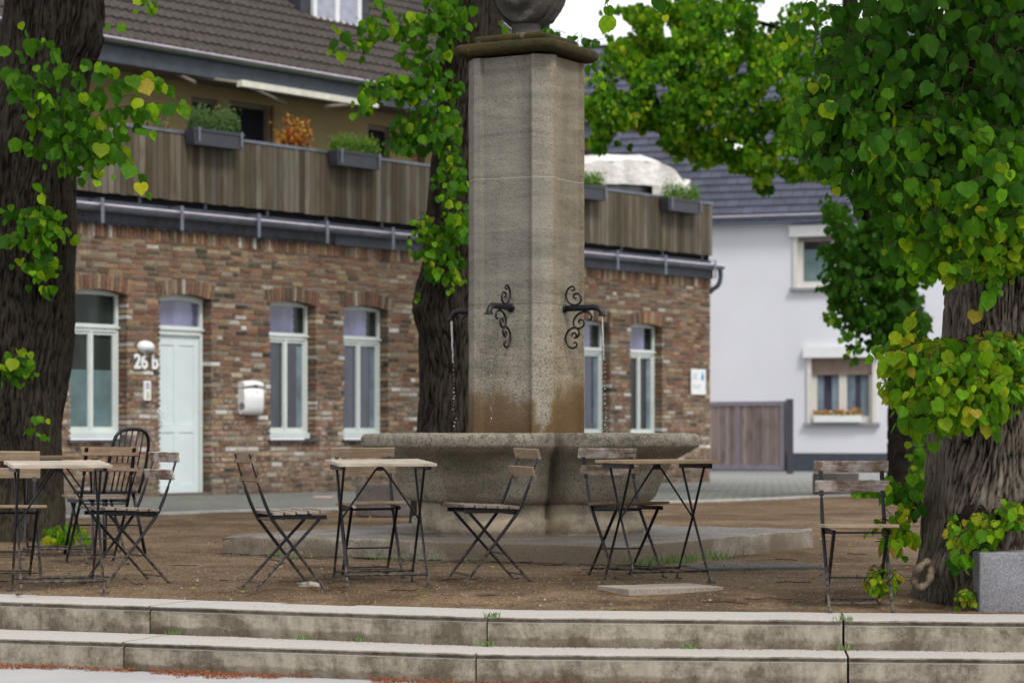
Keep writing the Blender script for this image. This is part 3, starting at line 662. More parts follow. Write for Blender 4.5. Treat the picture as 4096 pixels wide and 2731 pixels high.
def bistro_table(label,loc,rz,mat='wood_top',tilt=0,size=.57,first=[None]):
    if first[0]:
        src=first[0]; o=src.copy(); col.objects.link(o)
        for ch in src.children:
            c=ch.copy(); col.objects.link(c); c.parent=o
            if ch.name.startswith('tabletop'): c.data=ch.data.copy(); c.data.materials[0]=M[mat]; c.rotation_euler=(R(tilt),0,0)
        o.location=loc; o.rotation_euler=(0,0,rz); return tag(o,label,'table','folding café tables')
    o=empty('folding_table',label,'table',loc,rz,'folding café tables')
    hs=size/2; mb=MB(); n=7; w=size/n
    for i in range(n): mb.box(-hs+random.uniform(0,.004),hs-random.uniform(0,.004),-hs+i*w+.006,-hs+(i+1)*w-.006,-.009,.009,j=.002)
    t=mb.build('tabletop',M[mat],o,bevel=.002,loc=(0,0,.711)); t.rotation_euler=(R(tilt),0,0)
    CM=M['chairmetal']
    for s in (-1,1):
        x=s*.235
        mb=MB(); mb.box(s*.25-.012,s*.25+.012,-.215,.215,.672,.700); mb.build('rail',CM,o)
        for q in (-1,1):
            xx=x+q*.006; mb=MB(); mb.tube([(xx-s*.0,q*.17,.675),(xx,0,.37),(xx,-q*.215,.03),(xx,-q*.225,.004)],.0078,8); mb.box(xx-.012,xx+.03*s,-q*.225-.016,-q*.225+.016,0,.007); mb.build('leg',CM,o)
        mb=MB(); mb.tube([(s*.012,0,.682),(s*.03,0,.665),(s*.235,0,.375)],.0062,7); mb.build('brace',CM,o)
    mb=MB(); mb.box(-.015,.015,-.02,.02,.665,.70); mb.build('hinge',CM,o)
    for q in (-1,1):
        mb=MB(); mb.tube([(-.24,q*.20,.07),(.24,q*.20,.07)],.0075,8); mb.build('stretcher',CM,o)
    first[0]=o; return o
def on(x,y): return Vector((x,y,gz(x,y)))
bistro_table('pale bleached slatted folding table left of the fountain, between two chairs',on(-.77,14.12),R(13),'wood_top',2.0)
bistro_table('orange tan slatted folding table in front of the right side of the basin',on(.86,14.35),R(20),'wood_honey',.2)
bistro_table('pale slatted folding table at the left edge in front of the big trunk',on(-2.66,14.15),R(17),'wood_top',2.0).scale=(1,1,1.05)
bistro_table('brown slatted folding table standing behind the left foreground table',on(-3.22,17.2),R(6),'wood_brown',.5)
bistro_chair('weathered folding chair seen from its side, facing left in front of the white door',on(-2.33,14.5),(-.84,-.54),'wood_worn','wood_grey')
bistro_chair('folding chair facing right, standing alone below the white letterbox',on(-1.30,14.0),(.94,.36),'wood_brown','wood_grey')
bistro_chair('tan folding chair facing the viewer behind the pale table left of the basin',on(-.87,14.9),(.22,-.97),'wood_tan','wood_tan')
bistro_chair('tan backed folding chair facing left in front of the basin centre',on(-.16,14.35),(-.94,-.35),'wood_tan','wood_grey')
bistro_chair('dark weathered folding chair behind the tan table before the right basin lobe',on(.70,14.85),(.40,-.9),'wood_worn','wood_brown')
bistro_chair('tan folding chair at the left edge behind the pale foreground table',on(-3.08,14.85),(.3,-.95),'wood_tan','wood_tan')
bistro_chair('brown folding chair seen from behind, tucked up to the rear left table',on(-2.82,16.45),(-.45,.89),'wood_brown','wood_grey')
bistro_chair('bleached folding chair standing alone at the right beside the ivy grown trunk',on(1.83,12.82)+Vector((0,0,-.012)),(-.02,-1),'wood_worn','wood_tan')
# black metal hoop-back chair
ch=empty('metal_chair','black metal chair with a hooped spindle back behind the brown chair','chair',on(-2.98,17.7),math.atan2(-.8,-.6)); ch.scale=(.98,1.0,1.04)
# facing local -y
mb=MB(); pts=[(-.18,.17,.43),(-.19,.23,.62),(-.18,.27,.78),(-.14,.285,.85),(-.06,.29,.875),(.06,.29,.875),(.14,.285,.85),(.18,.27,.78),(.19,.23,.62),(.18,.17,.43)]
mb.tube(catmull(pts,4),.0125,9); mb.build('back_hoop',M['iron'],ch,smooth=True)
for i in range(5):
    x=-.11+i*.055; mb=MB(); mb.tube([(x*.9,.165,.44),(x,.235,.65),(x*1.05,.288,.868)],.006,7); mb.build('spindle',M['iron'],ch,smooth=True)
mb=MB(); NN=32; ring=[(.215*abs(math.cos(a))**.7*math.copysign(1,math.cos(a)),.205*abs(math.sin(a))**.7*math.copysign(1,math.sin(a))) for a in [2*math.pi*k/NN for k in range(NN)]]
mb.prism(ring,.425,.447); mb.build('seat',M['iron'],ch,bevel=.006)
for sx in (-1,1):
    for sy in (-1,1):
        mb=MB(); mb.tube([(sx*.15,sy*.14,.43),(sx*.18,sy*.18,.2),(sx*.205,sy*.21,.0)],.012,8); mb.build('leg',M['iron'],ch,smooth=True)
mb=MB(); mb.tube([(-.18,-.18,.2),(.18,.18,.2)],.006,7); mb.tube([(-.18,.18,.205),(.18,-.18,.205)],.006,7); mb.build('brace',M['iron'],ch)

# ---- concrete cubes, paver, drain cover, loose stones
def cube_seat(label,loc,rz,w,d,hh,mat,name='concrete_block'):
    o=rough_box(w/2,d/2,0,hh,.07,.003,name,mat,None,.012); o.location=loc; o.rotation_euler=(0,0,rz); return tag(o,label,'block')
cube_seat('grey concrete cube seat cut by the right edge beside the trunk',(2.93,12.93,-.07),R(-2),.95,.60,.325,M['block'])
b1=G(1440,2066); cube_seat('low brown grey concrete block on the kerb behind the pale table and chair',(b1.x+.36,b1.y+.25,0),R(-4),.78,.5,.35,M['blockfar'])
b2=G(3267,1979); cube_seat('low concrete block on the kerb, seen through the lone chair back',(b2.x+.31,b2.y+.25,0),R(0),.62,.5,.32,M['blockfar'])
pc=G(2640,2353); mb=MB(); mb.box(-.30,.30,-.2,.2,-.02,.016); o=mb.build('paver',M['tile'],loc=(pc.x,pc.y,gz(pc.x,pc.y)-.002),bevel=.004); o.rotation_euler=(0,0,R(24)); tag(o,'pale square concrete paver lying flat below the tan table','paver')
dc=G(3010,2268); mb=MB(); mb.box(-.42,.42,-.28,.28,-.02,.012)
for i in range(13):
    for j in range(9): mb.box(-.40+i*.062,-.40+i*.062+.045,-.26+j*.058,-.26+j*.058+.042,.012,.017)
o=mb.build('drain_cover',simple('wet_iron_cover',(.085,.08,.08),.45,var=.4),loc=(dc.x,dc.y,gz(dc.x,dc.y)-.002)); o.rotation_euler=(0,0,R(14)); tag(o,'dark ribbed drain cover flush in the gravel beside the fountain slab','drain cover')
def rock(label,loc,s,mat,name='stone',seed=0):
    bm=bmesh.new(); bmesh.ops.create_icosphere(bm,subdivisions=4,radius=1)
    for v in bm.verts: v.co*=1+.35*mnoise.fractal(v.co*1.5+Vector((seed,0,0)),.7,2,4); v.co=Vector((v.co.x*s[0],v.co.y*s[1],v.co.z*s[2]))
    me=bpy.data.meshes.new(name); bm.to_mesh(me); bm.free(); return tag(link_mesh(name,me,mat,smooth=True,loc=loc),label,'stone')
g=G(1237,2340); rock('small flat whitish stone at the feet of the chair facing right',g,(.075,.05,.022),simple('pale_stone',(.38,.33,.28),.9,var=.3,scale=25),seed=3)
g=G(1298,1988); mb=MB(); mb.box(-.14,.14,-.05,.05,0,.012,j=.004); o=mb.build('paper_scrap',simple('pink_paper',(.62,.38,.38),.8),loc=(g.x,g.y,.0)); o.rotation_euler=(0,0,R(-15)); tag(o,'pale pink scrap of paper lying on the grey paving','litter')
#PART3
# ================================================================ BRICK HOUSE
K=Vector((3.78,46.1)); dv=Vector((.6259,.7799)); PH=math.atan2(dv.y,dv.x)
house=empty('brick_house','old brick house with white framed windows, roof terrace and tiled upper storey','house',(K.x,K.y,0),PH)
def BL(sx,sy,b=0):
    p=(sx-2048)/4/F; Y=(b+dv.y*K.x*(-1)+dv.x*K.y)/(dv.x-dv.y*p); 
    W=Vector((p*Y,Y)); return ((W-K).dot(dv), E-(sy-H)/4*Y/F)
XL=-19.0
# openings in the ground floor: x0,x1,bottom,spring,crown
def op(sl,sr,zb): return [BL(sl,1300)[0],BL(sr,1300)[0],zb]
OPN=[('w',*op(283,505,.80)),('d',*op(642,842,0)),('w',*op(1082,1261,.80)),('w',*op(1378,1550,.80)),('w',*op(2282,2438,.80)),('w',*op(2523,2647,.80))]
SPR,CRN=2.885,2.94
def arch(x,x0,x1): 
    u=(x-(x0+x1)/2)/((x1-x0)/2); return SPR+(CRN-SPR)*(1-min(1,u*u))
PAL=[((.22,.085,.05),20),((.17,.07,.045),16),((.12,.06,.042),12),((.25,.125,.065),14),((.30,.17,.08),12),((.34,.23,.12),8),((.045,.038,.036),7),((.38,.32,.21),5),((.29,.23,.165),9),((.14,.10,.075),12),((.22,.15,.11),11)]
WHT=[(.62,.60,.57),(.48,.44,.40),(.40,.34,.30)]
def brickcol(z):
    pw=.035+.13*max(0,min(1,(2.7-z)/1.9))
    if z<.6: pw*=.5
    if random.random()<pw: c=random.choice(WHT)
    else: c=random.choices([p[0] for p in PAL],[p[1] for p in PAL])[0]
    if z>3: c=tuple(a*.8+b*.2 for a,b in zip(c,(.19,.14,.085)))
    k=random.uniform(.66,1.12); mean=(.21,.14,.095); g_=sum(c)/3; return tuple((a*.70+m*.18+g_*.12)*k for a,m in zip(c,mean))
TOPB=3.79
mb=MB(); course=.079; nC=int((TOPB-.12)/course)
for i in range(nC+1):
    z=i*course; zc=z+course/2; x=XL+random.uniform(0,.12)+(.12 if i%2 else 0)
    while x<0:
        ln=.24 if random.random()<.93 else .12; x1=min(x+ln,0); 
        segs=[(x,x1)]
        for (k_,a,b,zb) in OPN:
            t=arch(max(a,min(b,(x+x1)/2)),a,b)+.22
            if zb-.001<zc<t:
                ns=[]
                for s,e in segs:
                    aa,bb=(a,b) if zc<SPR else (a-.08,b+.08)
                    if e<=aa or s>=bb: ns.append((s,e))
                    else:
                        if s<aa: ns.append((s,aa))
                        if e>bb: ns.append((bb,e))
                segs=ns
        for s,e in segs:
            if e-s<.03: continue
            edge=any(abs(e-a)<.012 or abs(s-b)<.012 for (_,a,b,_) in OPN)
            p=random.uniform(-.004,.008)
            mb.box(s+.010,e-.010,-p-.002,.24 if edge else .05,z+.012,z+course-.012,brickcol(zc),j=.003)
        x=x1+.0
# end wall going back from the corner (right side)
for i in range(nC+1):
    z=i*course; y=.0+(.12 if i%2 else 0)
    while y<7: 
        mb.box(-.05,.004,y+.006,min(y+.235,7)-.006,z+.006,z+course-.006,brickcol(z),j=.004); y+=.24
mb.build('brickwork',M['brick'],house,colors=True)
# mortar backing with the openings left free
mb=MB(); cuts=sorted([(a,b,zb) for (_,a,b,zb) in OPN]); x=XL
for a,b,zb in cuts:
    mb.box(x,a-.03,.006,.236,-.05,TOPB+.05); 
    if zb>0: mb.box(a-.03,b+.03,.006,.236,-.05,zb-.03)
    mb.box(a-.03,b+.03,.006,.236,CRN+.04,TOPB+.05); x=b+.03
mb.box(x,-.012,.006,.236,-.05,TOPB+.05); mb.box(-.24,-.012,.236,7,-.05,TOPB+.05)
mb.build('mortar_bed',M['mortar'],house)
# arched lintels of upright bricks; soldier course under the gutter
for (_,a,b,zb) in OPN:
    mb=MB(); n=int((b-a+.14)/.077)
    for i in range(n):
        xc=a-.07+(b-a+.14)*(i+.5)/n; t=arch(xc,a,b) if a<xc<b else SPR
        u=(xc-(a+b)/2)/((b-a)/2); Mx=Matrix.Translation((xc,0,t))@Matrix.Rotation(u*.16,4,'Y')
        mb.box(-.032,.032,-random.uniform(.004,.014),.235,.0,.215+random.uniform(-.012,.012),brickcol(3.2),j=.004,M=Mx)
    mb.build('lintel',M['brick'],house,colors=True)
    mb=MB(); mb.box(a-.09,b+.09,.012,.23,SPR+.03,SPR+.06) if False else None
mb=MB(); x=XL
while x<-.03:
    mb.box(x+.005,x+.067,-random.uniform(.004,.014),.05,TOPB-.105+.0,TOPB+.11,brickcol(3.3),j=.004); x+=.078
mb.build('soldier_course',M['brick'],house,colors=True)
# windows and door
def window(i,a,b,zb,gl_top,gl_bot,blind=False,curtain_or_reflection=True):
    w=MB(); y0,y1=.165,.235; t=.055; zt=CRN
    mid=2.40; c=(a+b)/2
    w.box(a,a+t,y0,y1,zb+.10,zt); w.box(b-t,b,y0,y1,zb+.10,zt)
    # curved head: small segments
    n=10
    for k in range(n):
        xa=a+t+(b-a-2*t)*k/n; xb=a+t+(b-a-2*t)*(k+1)/n; za=SPR+.015+.3*(arch((xa+xb)/2,a,b)-SPR); w.box(xa,xb,y0+.001,y1-.001,za-.045,zt+.03)
    w.box(a+t,b-t,y0-.004,y1-.002,zb+.10,zb+.15)
    w.box(a+t,b-t,y0-.010,y1-.003,mid-.05,mid+.055); w.box(a-.003,b+.003,y0-.030,y0-.011,mid+.0,mid+.03)
    fr=w.build('window',M['frame'],house)
    s=MB(); m=.045
    for (p,q) in ((a+t,c-.002),(c+.002,b-t)):
        z0,z1=zb+.15,mid-.05
        s.box(p+.003,p+m,y0+.008,y1-.01,z0,z1); s.box(q-m,q-.003,y0+.008,y1-.01,z0,z1); s.box(p+m,q-m,y0+.009,y1-.01,z0,z0+m); s.box(p+m,q-m,y0+.009,y1-.01,z1-m,z1)
    s.box(c-.025,c+.025,y0-.006,y0+.007,zb+.15,mid-.05); s.build('casement',M['frame'],fr)
    g=MB(); g.box(a+t,b-t,.205,.209,mid+.05,zt-.02); g.build('pane',M['glass_dark'],fr)
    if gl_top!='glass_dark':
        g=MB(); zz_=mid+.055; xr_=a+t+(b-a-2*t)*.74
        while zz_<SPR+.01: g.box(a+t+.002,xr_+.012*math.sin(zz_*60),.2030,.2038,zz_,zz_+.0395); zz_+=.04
        g.build('curtain_or_reflection',M[gl_top],fr)  # lavender sheet painted as sky reflected in the pane, no cloth
    for (p,q) in ((a+t+.03,c-.03),(c+.03,b-t-.03)):
        g=MB(); g.box(p,q,.207,.211,zb+.17,mid-.07); g.build('pane',M[gl_bot],fr)
    if blind:
        g=MB(); z=zb+.19
        while z<zb+.19+.80:
            g.add([(a+t+.035,.199,z),(c-.035,.199,z),(c-.035,.205,z+.012),(a+t+.035,.205,z+.012),(a+t+.035,.199,z+.024),(c-.035,.199,z+.024)],[(0,1,2,3),(3,2,5,4)])
            g.add([(c+.035,.199,z),(b-t-.035,.199,z),(b-t-.035,.205,z+.012),(c+.035,.205,z+.012),(c+.035,.199,z+.024),(b-t-.035,.199,z+.024)],[(0,1,2,3),(3,2,5,4)]); z+=.024
        g.build('blind',M['blind'],fr)
    elif curtain_or_reflection:
        g=MB(); 
        g.box(b-t-.16,b-t-.05,.2035,.2045,zb+.2,mid-.09); g.build('curtain_or_reflection',M['curtain_or_reflection'],fr)
    s=MB(); s.box(a,b,y0-.05,y0-.006,zb+.03,zb+.115); s.build('sill',M['frame'],fr)
    s=MB(); s.box(a-.06,b+.06,-.06,y0-.055,zb-.02,zb+.012); s.build('sill',M['darkmetal'],fr)
gt=['glass_dark','glass_painted_sky','glass_painted_sky','glass_painted_sky','glass_painted_sky']; gb=['glass_dark','glass_mid','glass_mid','glass_mid','glass_dark']; wi=0
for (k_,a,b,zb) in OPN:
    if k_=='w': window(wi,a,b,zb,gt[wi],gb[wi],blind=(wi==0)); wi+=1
    else:
        d=MB(); y0,y1=.165,.235; t=.06; mid=2.40
        d.box(a,a+t,y0,y1,0,CRN); d.box(b-t,b,y0,y1,0,CRN)
        for k in range(10):
            xa=a+t+(b-a-2*t)*k/10; xb=a+t+(b-a-2*t)*(k+1)/10; d.box(xa,xb,y0+.001,y1-.001,arch((xa+xb)/2,a,b)-.08,CRN+.03)
        d.box(a+t,b-t,y0-.012,y1-.003,mid-.05,mid+.08); d.box(a-.003,b+.003,y0-.035,y0-.013,mid+.02,mid+.05); fr=d.build('door_frame',M['frame'],house)
        g=MB(); g.box(a+t,b-t,.205,.209,mid+.06,CRN-.02); g.build('pane',M['glass_painted_sky'],fr)
        d=MB(); p,q=a+t+.004,b-t-.004; c=(p+q)/2; yb=y0+.03
        d.box(p,q,yb+.012,yb+.04,.02,mid-.052)
        for (za,zb_) in ((.02,.16),(.92,1.04),(mid-.2,mid-.053)): d.box(p,q,yb,yb+.0118,za,zb_)
        for (xa,xb) in ((p,p+.10),(c-.055,c+.055),(q-.10,q)):
            d.box(xa,xb,yb+.0003,yb+.0117,.161,.919); d.box(xa,xb,yb+.0003,yb+.0117,1.041,mid-.201)
        dr=d.build('door',simple('door_paint',(.60,.68,.69),.5,var=.06,scale=2),house,bevel=.002)
        hn=MB(); hn.tube([(p+.07,yb,1.22),(p+.07,yb-.06,1.22),(p+.13,yb-.06,1.20),(p+.13,yb-.06,1.10),(p+.07,yb-.06,1.08),(p+.07,yb,1.08)],.011,8); hn.build('handle',M['white'],dr)
        d=MB(); d.box(a+.01,b-.01,-.02,.16,-.02,.035); d.build('threshold',M['blockfar'],house)
DX=OPN[1][1]
# slate strip, gutter, brackets
sl=MB(); x=XL
while x<BL(1340,900)[0]:
    sl.add([(x,-.03,3.89),(x+.165,-.03,3.89),(x+.165,-.05,4.06),(x,-.05,4.06),(x+.13,-.065,3.84),(x+.03,-.07,3.848),(x+.18,-.06,3.86)],[(0,5,4,6,1),(0,1,2,3)]); x+=.175
sl.build('slate_strip',M['slate_plain'],house)
gm=MB(); gm.box(XL,-.0,-.029,.02,3.90,4.08); gm.build('fascia',M['darkmetal'],house)
gm=MB(); gm.box(BL(1330,900)[0],.02,-.055,-.031,3.86,4.04); gm.build('fascia',M['darkmetal'],house)
def gutter(x0,x1,y,z,r,name,mat,parent,lip=True):
    g=MB(); n=8; vs=[]
    for x in (x0,x1):
        for rr in (r,r-.006):
            for k in range(n+1):
                a=math.pi*k/n; vs.append((x,y-rr*math.cos(a),z-rr*math.sin(a)))
    m=n+1; fs=[]
    for k in range(n): fs+= [(k,k+1,2*m+k+1,2*m+k),(m+k,3*m+k,3*m+k+1,m+k+1)]
    fs+=[(0,2*m,3*m,m),(n,m+n,3*m+n,2*m+n)]; g.add(vs,fs)
    nj=int((x1-x0)/1.0)
    for i in range(nj):
        xx=x0+(i+.5)*(x1-x0)/nj; g.tube([(xx,y-(r+.004)*math.cos(math.pi*k/6),z-(r+.004)*math.sin(math.pi*k/6)) for k in range(7)],.008,5)
    o=g.build(name,mat,parent,smooth=False)
    if lip:
        g=MB(); g.tube([(x0,y-r,z+.005),(x1,y-r,z+.005)],.016,8); g.build('gutter_bead',M['gutterlip'],o)
    return o
zg=BL(940,930*0+1010,-.15)[1]
zgut=4.10
gutter(XL,.14,-.16,zgut,.085,'gutter',M['zinc'],house)
for sx in (40,392,710,1018,1292,1555,1800,2060,2455,2647,2845):
    x=BL(sx,950,-.2)[0]; b=MB(); b.box(x-.03,x+.03,-.30,-.295,zgut-.26,zgut+.09); b.box(x-.03,x+.03,-.2945,.0,zgut+.084,zgut+.09); b.build('gutter_bracket',M['zinc'],house)
dp=MB(); dp.tube(catmull([(.10,-.16,zgut-.08),(.11,-.16,zgut-.22),(.09,-.12,zgut-.36),(.045,-.02,zgut-.44),(.045,.04,zgut-.5)],4),.045,10); dp.build('downpipe',M['darkmetal'],house,smooth=True)
# terrace floor, parapet boards, rail
t=MB(); t.box(XL,0,.03,.06,4.201,4.42); t.build('dark_gap_board',M['dark'],house); t=MB(); t.box(XL,0,-.02,2.6,4.12,4.20); t.build('terrace_deck',M['darkmetal'],house)  # black board added so the gap under the parapet looks dark
pb=MB(); x=XL; zb0,zt0=4.30,5.27
while x<-.02:
    w=.118; b=random.uniform(.55,1.15); c=random.choice(((.125,.105,.075),(.165,.145,.112),(.10,.083,.058),(.155,.138,.112))); c=tuple(q*b for q in c)
    pb.box(x+.006,min(x+w,0)-.006,-.05+random.uniform(-.003,.003),-.028,zb0+random.uniform(-.01,.005),zt0,c); x+=w
y=0
while y<2.5: pb.box(-.022,0,y-.02,y+.095,zb0,zt0,(.16,.12,.085)); y+=.12
pb.build('parapet_boards',M['boards'],house,colors=True)
rl=MB(); rl.box(XL,.01,-.065,.0,zt0+.004,zt0+.045); rl.build('handrail',M['zinc'],house)
rp=MB()
xx=XL+.5
while xx<0: rp.box(xx-.02,xx+.02,-.027,.01,4.20,zt0+.003); xx+=1.3
rp.build('rail_posts',M['darkmetal'],house)
# upper storey
UB=2.6; EB=1.95
xr=BL(2400,600,UB)[0]
zw=BL(383,148,EB)[1]; zw2=BL(1445,331,EB)[1]; ze=(zw+zw2)/2
UO=[(765,870,395,700),(918,1078,413,700),(1472,1560,503,720),(1640,1700,545,700)]
holes=[]
for (a,b,tp,_) in UO: holes.append((BL(a,500,UB)[0],BL(b,500,UB)[0],BL((a+b)/2,tp,UB)[1]))
w=MB(); x=XL
for (a,b,tz) in holes:
    w.box(x,a,UB,UB+.25,4.2,ze-.02); w.box(a,b,UB,UB+.25,tz,ze-.02); x=b
w.box(x,xr,UB,UB+.25,4.2,ze-.02); w.box(xr-.25,xr,UB+.251,UB+8,4.2,ze-.02); w.build('upper_wall',M['cream'],house)
brf=simple('brown_window_frame',(.10,.075,.055),.6)
for i,(a,b,tz) in enumerate(holes):
    f=MB(); f.box(a,a+.07,UB+.05,UB+.12,4.2,tz); f.box(b-.07,b,UB+.05,UB+.12,4.2,tz); f.box(a+.07,b-.07,UB+.05,UB+.12,tz-.08,tz); fr=f.build('terrace_door' if i!=0 else 'window',brf,house)
    g=MB(); g.box(a+.07,b-.07,UB+.09,UB+.10,4.2,tz-.08) ; g.build('pane' if i<3 else 'roller_shutter',M['dark'] if i<3 else simple('brown_shutter',(.16,.075,.045),.7),fr)
    if i==1: 
        g=MB(); g.box(b+.01,b+.05,UB-.06,UB-.01,4.2,tz); g.build('curtain_or_reflection',simple('rust_curtain',(.14,.08,.06),.9),fr)
# roof with pantile relief
PT=R(38); xe=BL(2462,500,EB)[0]+.05
def roofpt(x,s,h=0): # s up the slope from eave
    return (x, EB+s*math.cos(PT)-h*math.sin(PT), ze+.03+s*math.sin(PT)+h*math.cos(PT))
rf=MB(); rows=24; rl_=.335; tw=.17; nx=int((xe-XL)/(tw/8))
vs=[];fs=[]
for r_ in range(rows):
    s0=r_*rl_; base=len(vs)
    for (s,hh) in ((s0-.045,.0),(s0-.045,.042),(s0+rl_-.045,.012)):
        for i in range(nx+1):
            x=XL+(xe-XL)*i/nx; ph=(i/8)%1.0
            wv=.040*abs(math.sin(ph*math.pi))**.7
            jit=.004*mnoise.noise(Vector((x*4,r_*3.3,0)))
            vs.append(roofpt(x,s,wv+hh+jit if hh>0 else wv-.02))
    m=nx+1
    for q in range(2):
        for i in range(nx): fs.append((base+q*m+i,base+q*m+i+1,base+(q+1)*m+i+1,base+(q+1)*m+i))
rf.add(vs,fs); rfo=rf.build('roof',M['pantile'],house,smooth=False)
rb=MB(); p=[roofpt(XL,-.02,-.05),roofpt(xe,-.02,-.05),roofpt(xe,rows*rl_,-.05),roofpt(XL,rows*rl_,-.05)]; rb.add(p,[(0,1,2,3)]); rb.build('roof_boarding',M['darkmetal'],rfo)
# gable at the right end, verge board
gb_=MB(); ridge=roofpt(xe,rows*rl_); gb_.add([(xr,UB,ze-.03),(xr,ridge[1],ridge[2]-.1),(xr,2*ridge[1]-UB,ze-.03)],[(0,1,2)]); gb_.build('gable',M['cream'],house)
vb=MB(); vb.bar(roofpt(xe+.02,-.1,-.03),roofpt(xe+.02,rows*rl_,-.03),.03,.18,(1,0,0)); vb.build('verge_board',M['zinc'],rfo)
back=MB(); back.add([(XL,ridge[1],ridge[2]+.02),(xe,ridge[1],ridge[2]+.02),(xe,2*ridge[1]-EB,ze),(XL,2*ridge[1]-EB,ze)],[(0,3,2,1)]); back.build('roof',M['pantile'],house)
gutter(XL,xe+.05,EB-.10,ze+.0,.075,'gutter',simple('green_tinted_gutter',(.12,.145,.115),.45,metal=.1,var=.3,scale=1.5),house)  # green tint in the colour stands in for a reflection on grey zinc
fb=MB(); fb.box(XL,xe,EB-.02,EB+.02,ze-.34,ze+.0); fb.build('fascia',M['darkmetal'],house); fb=MB(); fb.box(XL,xe,EB+.02,UB,ze-.33,ze-.29); fb.build('soffit',M['soffit'],house)
# curved downpipe at the roof end
dp=MB(); dp.tube(catmull([(xe-.15,EB-.1,ze-.07),(xe-.12,EB-.1,ze-.25),(xe-.25,EB+.2,ze-.5),(xe-.5,UB-.1,ze-.75),(xe-.55,UB-.06,4.3)],4),.05,10); dp.build('downpipe',M['zinc'],house,smooth=True)
# awning
az0=BL(955,322,1.5); az1=BL(1500,415,1.5); aw=MB(); aw.box(az0[0],az1[0],1.42,1.54,az0[1]-.10,az0[1]); aw.build('awning_bar',simple('awning_white',(.62,.60,.52),.5),house)
for (q0,q1) in (((1010,355),(1145,415)),((1300,427),(1500,410)),((760,305),(960,332)),((690,290),(780,330))):
    A=BL(*q0,1.6 if q0[0]>900 else 2.2); B=BL(*q1,2.3 if q0[0]>900 else 1.7); am=MB(); am.tube([(A[0],1.6 if q0[0]>900 else 2.2,A[1]),(B[0],2.3 if q0[0]>900 else 1.7,B[1])],.028,8); am.build('awning_arm',simple('awning_arm_grey',(.19,.165,.125),.6),house)
# dormers, roof window
def ray_roof(sx,sy):
    best=None
    for i in range(1,200):
        b=EB+i*.04; x,z=BL(sx,sy,b)
        if z<=ze+.03+(b-EB)*math.tan(PT): return x,b,z
    return None
def dormer(sl,sr,sb,wl,wr,wb):
    r1=ray_roof((sl+sr)/2,sb)
    if not r1: return
    b=r1[1]; x0=BL(sl,sb,b)[0]; x1=BL(sr,sb,b)[0]; z0=r1[2]-.12
    d=MB(); d.box(x0,x1,b,b+3,z0,z0+1.9); dm=d.build('dormer',M['slate_plain'],house)
    wx0=BL(wl,wb,b)[0]; wx1=BL(wr,wb,b)[0]; wz=BL((wl+wr)/2,wb,b)[1]; c=(wx0+wx1)/2
    f=MB(); y0=b-.07
    f.box(wx0,wx0+.09,y0,b-.004,wz,wz+1.4); f.box(wx1-.09,wx1,y0,b-.004,wz,wz+1.4); f.box(wx0+.09,wx1-.09,y0,b-.004,wz,wz+.12); f.box(c-.05,c+.05,y0+.003,b-.004,wz+.12,wz+1.4); f.box(wx0+.09,wx1-.09,y0,b-.004,wz+1.25,wz+1.4)
    f.box(wx0-.05,wx1+.05,y0-.09,y0-.003,wz-.06,wz+.0); fw=f.build('window',M['white'],dm)
    g=MB(); g.box(wx0+.09,wx1-.09,b-.03,b-.02,wz+.12,wz+1.25); g.build('pane',simple('pale_glass',(.33,.34,.42),.1),fw)
dormer(1203,1475,95,1243,1435,112); dormer(1620,1800,30,1745,1800,60)
r=ray_roof(870,6)
if r:
    f=MB(); x0,x1=BL(800,6,r[1])[0],BL(942,6,r[1])[0]; s=(r[1]-EB)/math.cos(PT)
    P4=[roofpt(x0,s,.12),roofpt(x1,s,.12),roofpt(x1,s+1.2,.12),roofpt(x0,s+1.2,.12)]; Q4=[roofpt(x0,s,.0),roofpt(x1,s,.0),roofpt(x1,s+1.2,.0),roofpt(x0,s+1.2,.0)]
    f.add(P4+Q4,[(0,1,2,3),(0,4,5,1),(1,5,6,2),(3,2,6,7),(0,3,7,4)]); f.build('skylight',simple('skylight_metal',(.42,.5,.52),.3,metal=.2),rfo)
# things mounted on the brick wall
def at(sx,sy,b=0):
    x,z=BL(sx,sy,b); q=K+dv*x+Vector((-dv.y,dv.x))*b; return Vector((q.x,q.y,z))
# lamp
lp=empty('wall_lamp','white oval ribbed bulkhead lamp on the bricks above the house number','lamp',at(578,1388),PH)
mb=MB()
for k,(rx,yy) in enumerate(((1,.0),(1,.03),(.97,.06),(.90,.085),(.8,.10),(.62,.113))): pass
bm=bmesh.new(); bmesh.ops.create_uvsphere(bm,u_segments=32,v_segments=24,radius=1)
for v in bm.verts:
    x,y,z=v.co; y=min(y,0); rib=1+.035*math.sin(z*26) if z>-.1 else 1
    v.co=Vector((x*.155*rib,y*.13*rib,z*.095*rib))
me=bpy.data.meshes.new('housing'); bm.to_mesh(me); bm.free(); link_mesh('housing',me,M['white'],lp,smooth=True)
bm=bmesh.new(); bmesh.ops.create_uvsphere(bm,u_segments=24,v_segments=12,radius=1)
for v in bm.verts: x,y,z=v.co; v.co=Vector((x*.10+.02,y*.03-.10,z*.045-.035))
me=bpy.data.meshes.new('diffuser'); bm.to_mesh(me); bm.free(); link_mesh('diffuser',me,simple('grey_diffuser',(.30,.32,.33),.3),lp,smooth=True)
